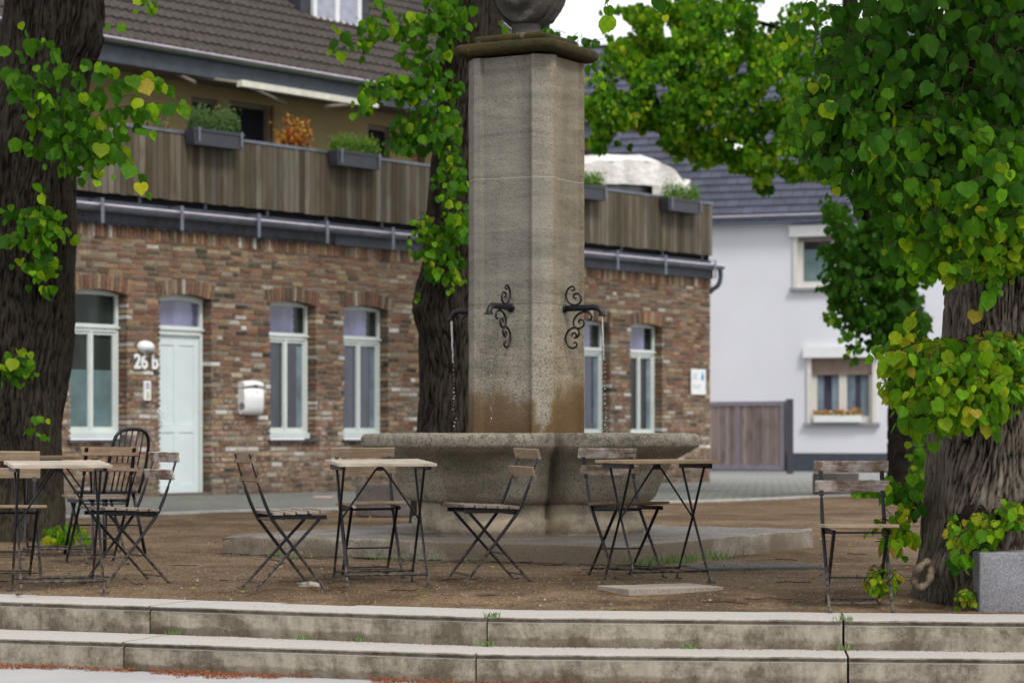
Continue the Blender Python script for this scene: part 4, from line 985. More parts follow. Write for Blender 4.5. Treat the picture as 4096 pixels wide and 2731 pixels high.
# house number
def text_mesh(s,size,extr,mat,name,loc,rot,label=None,cat=None,offset=0,parent=None,sx=1):
    cu=bpy.data.curves.new(name,'FONT'); cu.body=s; cu.size=size; cu.extrude=extr; cu.offset=offset; cu.align_x='CENTER'; cu.align_y='CENTER'
    to=bpy.data.objects.new('tmp',cu); col.objects.link(to); bpy.context.view_layer.update(); dg=bpy.context.evaluated_depsgraph_get()
    me=bpy.data.meshes.new_from_object(to.evaluated_get(dg)); bpy.data.objects.remove(to); o=link_mesh(name,me,mat,parent,loc=loc); o.rotation_euler=rot; o.scale=(sx,1,1)
    if label: tag(o,label,cat)
    return o
pl=at(584,1449,-.03); text_mesh('26 b',.285,.01,M['white'],'house_number',pl,(R(90),0,PH),'white numerals 26 b fixed to the bricks left of the door','house number',offset=.009,sx=.92)
# intercom
ic=empty('intercom','slim white intercom panel with a cream bell button beside the white door','intercom',at(584,1562),PH)
mb=MB(); mb.box(-.065,.065,-.035,0,-.14,.14); mb.build('panel',M['white'],ic,bevel=.006)
for i in range(8): mb=None
mb=MB(); [mb.box(-.035,.035,-.0375,-.0355,.02+i*.0135,.026+i*.0135) for i in range(7)]; mb.build('speaker_grille',simple('grille_grey',(.18,.18,.18),.6),ic)
mb=MB(); mb.box(-.025,.03,-.039,-.0355,-.11,-.01); mb.build('bell_button',simple('cream_button',(.5,.45,.25),.5),ic)
# letterbox with newspaper roll
lb=empty('letterbox','large white rounded letterbox on the bricks between the door and a window','letterbox',at(990,1597),PH)
prof=[(0,.24),(-.10,.245),(-.145,.22),(-.16,.15),(-.165,.0),(-.16,-.10),(-.14,-.17),(-.10,-.215),(-.05,-.225),(-.02,-.20),(0,-.18)]
def extr(prof,x0,x1,name,mat,parent,arc=0,bevel=.008):
    m=MB(); n=len(prof); N=14; vs=[]
    for i in range(N+1):
        u=i/N*2-1; x=x0+(x1-x0)*i/N; vs+=[(x,y*(1-.18*u*u),z+arc*(1-u*u)*(1 if z>0 else -.6)) for y,z in prof]
    m.add(vs,[(i*n+k,i*n+(k+1)%n,(i+1)*n+(k+1)%n,(i+1)*n+k) for i in range(N) for k in range(n)]+[tuple(range(n))[::-1],tuple(N*n+k for k in range(n))]); o=m.build(name,mat,parent,smooth=False)
    for p in o.data.polygons: p.use_smooth=len(p.vertices)==4
    return o
extr([p for p in prof if p[1]<=.17]+[(0,.17)],-.20,.22,'body',M['white'],lb,.02)
extr([(0,.175),(-.172,.175),(-.168,.21),(-.15,.245),(-.10,.265),(0,.262)],-.20,.215,'lid',M['white'],lb,.02)
mb=MB(); mb.box(-.03,.04,-.178,-.168,.19,.215); mb.build('lock',simple('lock_grey',(.06,.06,.08),.4),lb)
mb=MB(); mb.lathe([(.004,0),(.010,.002)],12,M=Matrix.Translation((.03,-.172,.11))@Matrix.Rotation(R(90),4,'X')); mb.build('emblem',simple('green_dot',(.05,.3,.2),.5),lb)
mb=MB(); mb.lathe([(.055,0),(.055,.012)],24,M=Matrix.Translation((-.205,-.085,-.10))@Matrix.Rotation(R(90),4,'Y')); mb.build('newspaper_opening',simple('shaded_hole',(.22,.22,.23),.8),lb)
# sign
sg=empty('wall_sign','white notice plate with a small blue mark near the corner of the brick house','sign',at(2791,1527,-.03),PH)
mb=MB(); mb.box(-.24,.24,-.02,0,-.24,.24); mb.build('plate',M['white'],sg,bevel=.004)
mb=MB(); 
for i,(w_,z_) in enumerate(((.14,.14),(.12,.10),(.13,.06),(.28,-.08),(.2,-.12))): mb.box(-.18,-.18+w_,-.0225,-.0205,z_,z_+.018)
mb.build('lettering',simple('sign_grey',(.42,.45,.5),.7),sg)
mb=MB(); mb.lathe([(.0,-.10),(.035,-.07),(.05,-.03),(.035,.02),(.012,.07),(.0,.11)],10,M=Matrix.Translation((.13,-.022,.11))@Matrix.Scale(.06,4,(0,1,0))@Matrix.Scale(.9,4,(0,0,1))); mb.build('blue_mark',simple('sign_blue',(.03,.28,.60),.6),sg)
# ---- terrace planters
def herb(name,parent,x0,x1,y,z,hgt,n,kind,spread=.06,size=.03,seedcols=None):
    L=[]
    for i in range(n):
        x=random.uniform(x0,x1); yy=y+random.uniform(-spread,spread); hh=hgt*random.uniform(.4,1)*(.7+.5*mnoise.noise(Vector((x*6,0,n)))); lean=random.uniform(-.06,.06)
        for k in range(5):
            u=random.random(); p=(x+lean*u,yy+random.uniform(-.02,.02),z+hh*u); a=random.uniform(0,6.28)
            c=random.choice(seedcols); q=random.uniform(.7,1.25); L.append((p,(math.cos(a)*.6,math.sin(a)*.6,random.uniform(-.3,1)),(random.gauss(0,1),-1,random.gauss(0,1)),size*random.uniform(.6,1.3),tuple(t*q for t in c)))
    return leaves_mesh(name,L,M['herb'],parent,True)
HC=[(.09,.16,.06),(.13,.21,.09),(.07,.13,.05),(.11,.20,.05)]; HL=[(.16,.30,.03),(.12,.26,.04),(.22,.34,.03)]
def planter(sl,sr,st_,sb,label,hg,cols,n=300,size=.035):
    x0=BL(sl,550,-.28)[0]; x1=BL(sr,550,-.28)[0]; zt=BL((sl+sr)/2,st_,-.28)[1]; c=(x0+x1)/2; wx=(x1-x0)/2-.02; q=K+dv*c+Vector((-dv.y,dv.x))*(-.17)
    o=empty('planter_box',label,'planter',(q.x,q.y,zt),PH,'planter boxes hung on the terrace rail')
    m=MB(); hh=.23; m.add([(s*wx*(k if j==0 else 1)*1.0,yy,zz) for j,(k,zz) in enumerate(((.94,-hh),(1,0))) for s,yy in ((-1,-.10),(1,-.10),(1,.09),(-1,.09))],[(0,3,2,1),(4,5,6,7),(0,1,5,4),(1,2,6,5),(2,3,7,6),(3,0,4,7)]); m.build('box',M['box'],o,bevel=.008)
    m=MB(); m.box(-wx-.015,wx+.015,-.115,-.1005,-.03,.012); m.build('rim',M['box'],o)
    [MB().box(q_-.02,q_+.02,-.122,-.1155,-.19,.03).build('hanger',M['zinc'],o) for q_ in (-wx*.8,wx*.9)]
    herb('herbs',o,-wx*.95,wx*.95,0,.0,hg,n,'h',.09,size,cols)
planter(772,980,526,600,'dark planter box with grey green rosemary above the second window',.52,HC,800)
planter(1345,1530,612,680,'dark planter box with bright green herbs beside the leafy trunk',.42,HC+HL*2,700)
planter(2300,2432,745,800,'dark planter box with green thyme just right of the pillar',.42,HL+HC,420)
planter(2672,2812,800,850,'dark planter box with tall and low herbs at the terrace corner',.5,HC+HL,520)
def tplant(label,sx,sy0,sy1,wd,b,cols,name,n,size,cat='plant'):
    x,zt=BL(sx,sy0,b); q=K+dv*x+Vector((-dv.y,dv.x))*b; o=empty(name,label,cat,(q.x,q.y,4.20),PH)
    m=MB(); m.lathe([(.13,0),(.18,.30),(.19,.32),(.17,.32)],20); m.build('pot',simple('clay_pot',(.20,.09,.05),.8),o)
    st=MB(); L=[]
    for i in range(n):
        a=random.uniform(0,6.28); r_=random.random()**.6*wd; hh=(zt-4.2)*random.uniform(.78,1.05)*(1-.15*(r_/wd)**2); tx,ty=math.cos(a)*r_,math.sin(a)*r_*.5
        st.tube([(0,0,.3),(tx*.4,ty*.4,hh*.6),(tx,ty,hh)],.006,4)
        for k in range(26):
            u=random.random()**.6; p=(tx*u+random.gauss(0,.05),ty*u+random.gauss(0,.04),hh*.5+hh*.52*u+random.gauss(0,.03)); aa=random.uniform(0,6.28); c=random.choice(cols); L.append((p,(math.cos(aa),math.sin(aa),random.gauss(0,.5)),(0,-1,random.gauss(0,.6)),size*random.uniform(.6,1.3),c))
    st.build('stems',M['twig'],o); leaves_mesh('foliage',L,M['herb'],o,True)
tplant('shrub with orange red leaves rising behind the terrace rail',1185,470,590,.42,.5,[(.42,.13,.03),(.5,.2,.03),(.35,.09,.035),(.4,.28,.04)],'potted_shrub',34,.065)
tplant('yellow green plant behind the terrace rail, beside the leafy trunk',1640,610,640,.35,.4,[(.3,.3,.03),(.2,.28,.04),(.35,.33,.06)],'potted_shrub',10,.05)
tplant('pale feathery bush behind the terrace rail, left of the rosemary box',600,420,500,.40,.6,[(.28,.27,.15),(.22,.24,.12),(.17,.2,.09)],'potted_shrub',26,.035)
tplant('small dark flowering plant against the cream wall of the terrace',1325,555,640,.16,1.2,[(.05,.07,.03),(.25,.06,.05),(.06,.06,.04)],'potted_shrub',9,.045)
# covered swing seat under a white tarpaulin on the terrace
cA=BL(2330,700,1.2); cB=BL(2682,700,1.2); xa,xb=BL(2230,700,1.1)[0],BL(2680,760,1.1)[0]
q=K+dv*((xa+xb)/2)+Vector((-dv.y,dv.x))*1.1; tp=empty('covered_swing_seat','garden seat wrapped in a white tarpaulin on the terrace right of the pillar','garden seat',(q.x,q.y,4.2),PH)
zt=BL(2450,622,1.1)[1]-4.2; hw=(xb-xa)/2; xm=(xa+xb)/2
tpf=[]
for sx_,sy_ in ((2230,640),(2300,626),(2400,620),(2470,622),(2540,624),(2585,650),(2625,684),(2660,722),(2684,752),(2676,780),(2660,812)):
    a_,z_=BL(sx_,sy_,1.1); tpf.append((a_-xm,z_-4.2))
tpf=[(tpf[0][0]-.3,.35)]+tpf+[(tpf[-1][0]-.02,.3)]
fine_=[]
for a_,b_ in zip(tpf,tpf[1:]):
    for k in range(8): fine_.append((a_[0]+(b_[0]-a_[0])*k/8,a_[1]+(b_[1]-a_[1])*k/8))
fine_.append(tpf[-1])
def tarp_part(rows,name,mat):
    vs=[];n_=len(fine_)
    for (y_,s_) in rows:
        for i_,(x_,z_) in enumerate(fine_):
            q_=mnoise.fractal(Vector((x_*2.2,y_*2.2,z_*2.2)),.7,2,3)*.016+.012*math.sin(x_*5+z_*9+y_*3)
            vs.append((x_*(.9+.1*s_)+q_*.4,y_+q_,z_*s_+q_*.6))
    fs=[(i*n_+k,i*n_+k+1,(i+1)*n_+k+1,(i+1)*n_+k) for i in range(len(rows)-1) for k in range(n_-1)]
    me=bpy.data.meshes.new(name); me.from_pydata(vs,[],fs); return link_mesh(name,me,mat,tp,smooth=True)
tarp_part([(-.55+.08*i,.93+.07*min(1,i/5)-.04*max(0,(i-9)/5)) for i in range(15)],'tarpaulin',M['tarp'])
fv=MB(); vs=[]; NX,NZ=22,10
for j in range(NZ+1):
    for i in range(NX+1):
        x_=fine_[0][0]+(fine_[-1][0]+.05-fine_[0][0])*i/NX; top_=np.interp(x_,[p[0] for p in fine_[:60]],[p[1] for p in fine_[:60]])*.93
        z_=.3+(top_-.3)*j/NZ; q_=.03*math.sin(x_*11+z_*3)+.03*mnoise.noise(Vector((x_*3,z_*3,1))); vs.append((x_*.99,-.56+q_,z_))
fv.add(vs,[(j*(NX+1)+i,j*(NX+1)+i+1,(j+1)*(NX+1)+i+1,(j+1)*(NX+1)+i) for j in range(NZ) for i in range(NX) if not (4<=i<=14 and j<=6)])
fv.build('front_flap',M['tarp'],tp,smooth=True)
fv=MB(); fv.box(fine_[0][0]*.9,hw*.5,-.40,-.39,.3,zt*.72); fv.build('dark_opening_panel',simple('opening_dark',(.12,.125,.14),.25,var=.5,scale=3),tp)  # grey panel added to stand in for the dark front opening
mb=MB(); mb.box(-hw*.8,hw*.7,-.2,.3,.4,.5); mb.box(-hw*.8,hw*.7,.25,.32,.5,zt*.7); 
for x in (-hw*.8,-hw*.1,hw*.68): mb.tube([(x,-.3,0),(x,-.25,zt*.85)],.025,8)
mb.build('seat_frame',M['iron'],tp)

# ================================================================ WHITE HOUSE
wr=Vector((.942,-.335)); wb=Vector((.335,.942)); WK=Vector((P(2842,1870,60.5).x-8,60.5+8*.3556)); 
WPH=math.atan2(wr.y,wr.x)
wh=empty('white_house','pale rendered house with a blue grey slate roof behind the gate','house',(WK.x,WK.y,0),WPH)
def WL(sx,sy,b=0):
    p=(sx-2048)/4/F; n=wb; # local y = b
    # (W-WK).n=b ; W=(pY,Y)
    Y=(b+WK.dot(n))/(p*n.x+n.y); W=Vector((p*Y,Y)); return ((W-WK).dot(wr),E-(sy-H)/4*Y/F)
WX0,WX1=WL(1500,1700)[0],WL(4300,1700)[0]
zE=(WL(2842,905)[1]+WL(3380,885)[1])/2
wins=[(3160,3560,930,1165,1),(3225,3510,1425,1700,2)]
wl=MB(); 
w1a,w1b=WL(3175,1000)[0],WL(3500,1000)[0]; w1t,w1bt=WL(3300,945)[1],WL(3300,1150)[1]
w2a,w2b=WL(3230,1500)[0],WL(3508,1500)[0]; w2t,w2bt=WL(3350,1430)[1],WL(3350,1690)[1]
xs=sorted([WX0,w1a,w1b,w2a,w2b,WX1]); 
def wcol(x0,x1):
    c=(x0+x1)/2; gaps=[]
    if w2a<c<w2b: gaps.append((w2bt,w2t))
    if w1a<c<w1b: gaps.append((w1bt,w1t))
    z=.45
    for a,b in gaps: wl.box(x0,x1,0,.3,z,a); z=b
    wl.box(x0,x1,0,.3,z,zE)
for a,b in zip(xs,xs[1:]): wcol(a,b)
wl.build('wall',M['render'],wh)
pl=MB(); pl.box(WX0,WX1,-.02,.3,-.05,.452); pl.build('plinth',M['darkmetal'],wh)
frm=simple('warm_window_frame',(.62,.60,.56),.5,var=.05)
for i,(a,b,zb,zt_) in enumerate(((w1a,w1b,w1bt,w1t),(w2a,w2b,w2bt,w2t))):
    f=MB(); c=(a+b)/2
    f.box(a,a+.10,-.06,.2,zb,zt_); f.box(b-.10,b,-.06,.2,zb,zt_); f.box(a+.1,b-.1,.10,.2,zb,zb+.16)
    f.box(a+.1,a+.22,.11,.19,zb+.16,zt_); f.box(b-.22,b-.1,.11,.19,zb+.16,zt_); f.box(c-.10,c+.10,.105,.195,zb+.16,zt_); fw=f.build('window',frm,wh)
    g=MB(); g.box(a+.2,b-.2,.15,.16,zb+.16,zt_-.05); g.build('pane',M['glass_mid'],fw)
    g=MB(); g.box(a-.08,b+.08,-.16,-.002,zt_-.0,zt_+.27); g.build('shutter_box',M['white'],fw)
    g=MB(); g.box(a-.08,b+.08,-.12,.0,zb-.07,zb-.0); g.build('sill',simple('grey_sill',(.25,.25,.27),.6),fw)
    if i==0: g=MB(); g.box(a+.23,c-.11,.13,.14,zb+.17,zb+.17+(zt_-zb)*.62); g.build('blind',M['blind'],fw); g=MB(); g.box(a+.1,b-.1,.06,.10,zt_-.12,zt_); g.build('roller_shutter',simple('grey_shutter',(.25,.22,.2),.7),fw)
    else:
        g=MB(); g.box(a+.1,b-.1,.05,.10,zt_-.42,zt_); g.build('roller_shutter',simple('taupe_shutter',(.25,.19,.155),.7),fw)
        for (p_,q_) in ((a+.23,a+.38),(c-.28,c-.12),(c+.12,c+.3),(b-.42,b-.24)): g=MB(); g.box(p_,q_,.135,.145,zb+.17,zt_-.43); g.build('curtain_or_reflection',M['curtain_or_reflection'],fw)
fx0,fx1=WL(3262,1680)[0],WL(3450,1680)[0]; fl=empty('flower_box','white window box of yellow, orange and pink flowers on the lower window sill','planter',(0,0,0),0)
qq=WK+wr*((fx0+fx1)/2)+wb*(-.08); fl.location=(qq.x,qq.y,w2bt+.01); fl.rotation_euler=(0,0,WPH)
g=MB(); hw_=(fx1-fx0)/2; g.box(-hw_,hw_,-.11,.08,0,.17); g.build('box',M['white'],fl,bevel=.01)
herb('flowers',fl,-hw_,hw_,0,.15,.22,190,'f',.09,.06,[(.65,.42,.02),(.7,.20,.02),(.6,.5,.4),(.10,.2,.04),(.12,.24,.05),(.62,.3,.35)])
# roof
pr=R(47); rx0=WL(2300,800)[0]; 
def wroof(x,s,h=0): return (x,-.25+s*math.cos(pr)-h*math.sin(pr),zE+.05+s*math.sin(pr)+h*math.cos(pr))
SL=7.45
me=bpy.data.meshes.new('roof'); rows=int(SL/.28); vs=[];fs=[]
for r_ in range(rows):
    b0=len(vs)
    for (s,h_) in ((r_*.28,0),(r_*.28,.03),(r_*.28+.28,.006)): vs+=[wroof(WX0,s,h_),wroof(WX1,s,h_)]
    fs+=[(b0,b0+1,b0+3,b0+2),(b0+2,b0+3,b0+5,b0+4)]
me.from_pydata(vs,[],fs)
t=NT('slate_courses'); v=t.n('ShaderNodeTexBrick'); X=t.sep(); cb=t.n('ShaderNodeCombineXYZ'); t.l(X[0],cb.inputs[0]); t.l(t.math('MULTIPLY',t.math('SUBTRACT',X[2],zE+.05),1/math.sin(pr)),cb.inputs[1]); t.l(cb.outputs[0],v.inputs[0])
v.inputs['Color1'].default_value=(.030,.034,.056,1); v.inputs['Color2'].default_value=(.055,.060,.095,1); v.inputs['Mortar'].default_value=(.015,.016,.028,1); v.inputs['Scale'].default_value=1; v.inputs['Mortar Size'].default_value=.012; v.inputs['Brick Width'].default_value=.30; v.inputs['Row Height'].default_value=.28
M['slatec']=t.done(t.mix(1,v.outputs[0],t.ramp(t.noise(scale=3,detail=5),[(.3,.75),(.7,1.25)]),'MULTIPLY'),.5)
wrf=link_mesh('roof',me,M['slatec'],wh)
g=MB(); A=wroof(WX0,SL); g.add([A,wroof(WX1,SL),(WX1,2*A[1]+.25,zE),(WX0,2*A[1]+.25,zE)],[(0,3,2,1)]); g.build('roof',M['slatec'],wh)
g=MB(); g.box(WX0,WX1,-.30,-.005,zE-.0,zE+.12); g.build('fascia',simple('blue_grey_fascia',(.16,.18,.26),.6),wh); gutter(WX0,WX1,-.36,zE+.17,.07,'gutter',M['zinc'],wh)
# skylight glimpsed through leaves
f=MB(); a,b=WL(2860,620,1.5)[0],WL(3000,620,1.5)[0]; f.add([wroof(a,2.3,.1),wroof(b,2.3,.1),wroof(b,3.3,.1),wroof(a,3.3,.1),wroof(a,2.3,0),wroof(b,2.3,0)],[(0,1,2,3),(0,4,5,1)]); f.build('skylight',M['white'],wrf)
# gate
ga,gb2=P(2800,1870,57.5),P(3140,1872,56.0); gt_=empty('wooden_gate','grey framed sliding gate of vertical boards between the two houses','gate',(ga.x,ga.y,0),math.atan2(gb2.y-ga.y,gb2.x-ga.x)); gl=(gb2-ga).length; gh=(1872-1592)/4*57/F
m=MB(); m.box(0,gl,-.04,.04,.08,.20); m.box(0,gl,-.04,.04,gh-.07,gh+.03); m.box(0,.08,-.041,.041,.2,gh-.07); m.box(gl-.1,gl,-.041,.041,.2,gh-.07); m.box(gl*.45,gl*.45+.06,-.045,-.02,.2,gh-.07); m.build('gate_frame',simple('gate_frame_grey',(.22,.20,.25),.5),gt_)
m=MB(); x=.1
while x<gl-.1:
    k=random.uniform(.7,1.2); m.box(x,x+.115,-.015,.015,.2,gh-.07,(.30*k,.24*k,.225*k)); x+=.125
m.build('gate_boards',M['boards'],gt_,colors=True)
ps=empty('gate_post','dark square post closing the right end of the gate','post',(gb2.x+.12,gb2.y-.05,0),0); m=MB(); m.box(-.09,.06,-.09,.09,0,gh+.05); m.build('post',M['box'],ps,bevel=.01); m=MB(); m.box(-.10,.07,-.10,.10,gh+.051,gh+.075); m.build('post_cap',M['darkmetal'],ps)

# ================================================================ TREES
def tree(label,base): 
    return empty('linden_tree',label,'tree',base,0)
def local(L,b): return [((l[0][0]-b[0],l[0][1]-b[1],l[0][2]-b[2]),*l[1:]) for l in L]
def finish(t,b,L,T,names=('crown',)):
    T2=MB(); T2.v=[(x-b[0],y-b[1],z-b[2]) for x,y,z in T.v]; T2.f=T.f; T2.c=T.c
    if T2.v: tag(T2.build('twigs',M['twig'],t),kind='stuff')
    leaves_mesh(names[0],local(L,b),M['leaf'],t)
def pw(sx,sy,Y,rpx): p=P(sx,sy,Y); return (p.x,p.y,p.z,rpx/4*Y/F)
# -- right near tree
M['root']=simple('smooth_root_bark',(.15,.118,.085),.9,var=.45,scale=22,bump=.8,bscale=40)
YR=13.25; b=(P(3985,2360,YR).x,YR,-.05); T_=tree('huge right hand linden with furrowed bark and lime green shoots','b')if False else None
tr=tree('thick linden with furrowed bark and lime green shoots beside the grey cube',b)
path=[pw(3960,2420,YR,335),pw(3965,2340,YR,300),pw(3985,2200,YR,292),pw(4005,2050,YR,300),pw(4030,1900,YR,308),pw(4050,1750,YR,320),pw(4060,1500,YR,300),pw(4060,1300,YR,275),pw(4070,1100,YR,270),pw(4080,700,YR,265),pw(4080,-100,YR,260),pw(4080,-900,YR,235)]
path=[(x-b[0],y-b[1],z-b[2]-(.05 if i==0 else 0),r_) for i,(x,y,z,r_) in enumerate(path)]
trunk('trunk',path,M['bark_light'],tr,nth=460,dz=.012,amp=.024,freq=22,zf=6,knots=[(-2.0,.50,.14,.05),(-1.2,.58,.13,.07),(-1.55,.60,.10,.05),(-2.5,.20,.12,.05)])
rt=MB(); q=P(3672,2300,12.72); cx,cy,cz_=q.x-b[0],q.y-b[1],q.z-b[2]
rt.tube([(cx+.040*math.cos(a)+.018*math.sin(a)+.035,cy+.02*math.sin(a*2)+.05,cz_+.066*math.sin(a)) for a in [2*math.pi*k/26 for k in range(27)]],[.019+.005*math.sin(k*1.3)+.002*math.sin(k*3.1) for k in range(27)],9)
rt.build('root',M['root'],tr,smooth=True)
rt=MB(); pr_=[P(x,y,Y_)-Vector(b) for x,y,Y_ in ((3810,2125,12.98),(3850,2075,12.90),(3920,2050,12.86),(3990,2062,12.84),(4060,2050,12.86),(4140,2070,12.9))]; cc_=catmull(pr_,5); rt.tube([p+Vector((0,.01*math.sin(i*1.7),.012*math.sin(i*1.1))) for i,p in enumerate(cc_)],[.045+.014*math.sin(i*1.9)+.006*math.sin(i*4.1) for i in range(len(cc_))],12); rt.build('root',M['bark_light'],tr,smooth=True)
L,T=[],MB(); ax=(b[0],b[1])
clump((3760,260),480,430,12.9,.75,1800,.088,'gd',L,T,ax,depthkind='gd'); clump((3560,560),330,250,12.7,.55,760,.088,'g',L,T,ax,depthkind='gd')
clump((3480,380),260,270,12.8,.5,350,.092,'g',L,T,ax); clump((3350,470),160,190,12.9,.35,130,.085,'g',L,T,ax)
clump((3900,760),280,300,12.6,.55,800,.088,'g',L,T,ax,lowkind='m'); clump((3720,850),220,200,12.6,.4,330,.085,'m',L,T,ax); clump((3900,985),230,140,12.55,.35,430,.073,'l',L,T,ax); clump((3760,960),130,130,12.6,.25,120,.075,'l',L,T,ax)
clump((4080,830),160,260,12.6,.3,380,.082,'m',L,T,ax)
clump((3850,1520),290,170,12.72,.32,640,.078,'l',L,T,ax); clump((3960,1410),150,80,12.75,.25,190,.073,'l',L,T,ax); clump((3650,1470),130,130,12.75,.22,150,.085,'y',L,T,ax); clump((3760,1640),170,90,12.75,.25,170,.082,'l',L,T,ax)
clump((3610,1960),70,110,13.15,.18,50,.082,'m',L,T,ax,twl=2); clump((3575,2130),75,75,12.95,.15,42,.092,'y',L,T,ax,twl=2); clump((3530,2310),75,55,12.9,.13,110,.042,'y',L,T,ax,twl=2)
clump((3900,2110),110,70,12.72,.10,90,.06,'y',L,T,ax,twl=2); clump((4050,2060),60,70,12.7,.10,50,.06,'y',L,T,ax,twl=2); clump((3830,2220),40,70,12.68,.08,16,.085,'m',L,T,ax,twl=2); clump((3870,2380),35,50,12.7,.06,26,.045,'y',L,T,ax,twl=2)
for (p0,p1,Y,k) in (((3250,-20),(3120,215),12.8,'m'),((3260,300),(3172,590),12.7,'m'),((2620,-60),(2660,60),12.8,'g'),((2420,-40),(2440,110),12.8,'g'),((3540,180),(3250,330),12.7,'g'),((3640,1380),(3530,1470),12.6,'y'),((3700,1230),(3600,1290),12.6,'y'),((3560,650),(3490,770),12.6,'l'),((3350,620),(3345,745),12.7,'l'),((4000,1120),(3900,1240),12.5,'y')):
    twig_leaves(P(*p0,Y),P(*p1,Y),.09,k,Vector((-.2,-1,.2)),L,T,.1,tipkind='y')
# crown above the frame, shading what is below
def upper(L,C,rad,n,size,kind='g'):
    for i in range(n):
        v=Vector([random.gauss(0,1) for _ in range(3)]).normalized()*(random.random()**.33); p=(C[0]+v.x*rad[0],C[1]+v.y*rad[1],C[2]+v.z*rad[2])
        L.append((p,(random.gauss(0,.5),random.gauss(0,.5),-1),(random.gauss(0,.6),random.gauss(0,.6),1),size*random.uniform(.7,1.2),lcol(kind)))
upper(L,(3.0,12.6,4.9),(2.9,2.6,1.2),2200,.15)
finish(tr,b,L,T)
# -- left tree
YL=20.3; b=(P(40,2160,YL).x,YL,0)
tl_=tree('old linden at the left edge with ribbed dark bark behind the tables',b)
path=[pw(20,2175,YL,235),pw(30,2100,YL,215),pw(40,1950,YL,200),pw(50,1700,YL,198),pw(70,1450,YL,200),pw(95,1200,YL,192),pw(110,900,YL,190),pw(125,600,YL,185),pw(170,300,YL,180),pw(205,0,YL,178),pw(215,-300,YL,185),pw(215,-900,YL,160)]
path=[(x-b[0],y-b[1],z-b[2]-(.05 if i==0 else 0),r_) for i,(x,y,z,r_) in enumerate(path)]
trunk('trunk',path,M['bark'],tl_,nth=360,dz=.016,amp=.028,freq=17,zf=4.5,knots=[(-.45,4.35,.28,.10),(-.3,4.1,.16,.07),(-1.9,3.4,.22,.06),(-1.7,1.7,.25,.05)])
L,T=[],MB(); ax=(b[0],b[1]); YY=19.3
clump((90,190),110,60,YY,.2,18,.11,'g',L,T,ax); clump((230,330),200,110,YY,.3,62,.102,'g',L,T,ax); clump((330,470),180,110,YY,.3,84,.102,'g',L,T,ax); clump((180,420),130,90,YY,.25,28,.102,'g',L,T,ax)
clump((330,620),130,95,YY,.25,58,.11,'g',L,T,ax); clump((230,560),120,80,YY,.25,24,.11,'g',L,T,ax); clump((60,330),70,70,YY,.2,20,.12,'g',L,T,ax); clump((130,640),60,60,YY,.15,8,.10,'g',L,T,ax)
for (p0,p1,k) in (((300,520),(740,430),'m'),((320,430),(560,300),'g'),((470,330),(690,360),'m'),((560,280),(745,440),'m'),((380,330),(435,270),'m'),((320,560),(600,520),'m'),((400,450),(640,470),'g'),((430,560),(590,770),'m'),((380,500),(450,700),'m'),((360,620),(400,720),'m'),((330,240),(420,260),'g'),((470,400),(560,390),'g'),((400,120),(470,95),'y')):
    twig_leaves(P(*p0,YY),P(*p1,YY-.1),.125,k,Vector((.1,-1,.2)),L,T,.12,tipkind='l')
clump((150,900),100,90,YY+.2,.15,60,.10,'m',L,T,ax); clump((20,880),40,90,YY+.2,.1,14,.10,'m',L,T,ax); clump((140,1060),70,70,YY+.25,.12,34,.09,'m',L,T,ax); clump((190,950),70,60,YY+.2,.1,22,.09,'l',L,T,ax); clump((190,1140),40,30,YY+.25,.08,8,.09,'m',L,T,ax)
clump((70,1460),75,65,YY+.25,.12,36,.09,'m',L,T,ax,twl=2); clump((150,1700),45,50,YY+.3,.06,10,.07,'l',L,T,ax,twl=2); clump((125,760),40,40,YY+.1,.06,5,.09,'m',L,T,ax,twl=2)
clump((590,12),60,30,YY-.5,.1,14,.07,'l',L,T,ax,twl=2)
clump((260,2130),90,42,YY-.2,.15,70,.07,'l',L,T,ax,twl=2)
for s in ((2500,0),):
    pass
upper(L,(-3.4,19.5,7.0),(3.2,2.8,1.5),2600,.15)
finish(tl_,b,L,T)
# hanging lime tips at the very top of the frame belong to this crown
# -- middle tree behind the pillar
YM=22.3; b=(P(1850,2050,YM).x,YM,0)
tm=tree('dark linden trunk wrapped in leaves directly behind the fountain pillar',b)
path=[pw(1830,2130,YM,200),pw(1840,1950,YM,185),pw(1845,1700,YM,175),pw(1850,1500,YM,168),pw(1850,1330,YM,162),pw(1850,1220,YM,170),pw(1850,1130,YM,178),pw(1850,1050,YM,160),pw(1860,850,YM,148),pw(1875,600,YM,140),pw(1885,300,YM,122),pw(1885,0,YM,112),pw(1890,-500,YM,100)]
path=[(x-b[0],y-b[1],z-b[2]-(.1 if i==0 else 0),r_) for i,(x,y,z,r_) in enumerate(path)]
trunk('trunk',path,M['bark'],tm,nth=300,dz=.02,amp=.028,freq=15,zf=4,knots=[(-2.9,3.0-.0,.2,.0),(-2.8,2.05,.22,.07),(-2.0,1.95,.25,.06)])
L,T=[],MB(); ax=(b[0],b[1]); YY=21.6
for (c,rx,ry,n,k) in (((1800,60),100,90,70,'g'),((1690,110),130,55,60,'g'),((1520,110),110,40,34,'m'),((1440,160),60,60,16,'m'),((1330,170),50,60,9,'m'),((1700,220),110,65,55,'g'),((1700,350),130,80,85,'g'),((1560,350),110,60,55,'m'),((1460,410),65,45,20,'m'),
    ((1700,480),130,75,85,'g'),((1620,560),90,50,36,'g'),((1790,560),70,90,60,'g'),((1800,700),55,110,50,'g'),((1830,820),45,90,26,'m'),((1760,60),90,50,25,'m'),((1520,30),60,40,8,'m'),((1650,60),60,40,12,'m')):
    clump(c,rx,ry,YY,.28,int(n*1.15),.096,k,L,T,ax,twl=2.6)
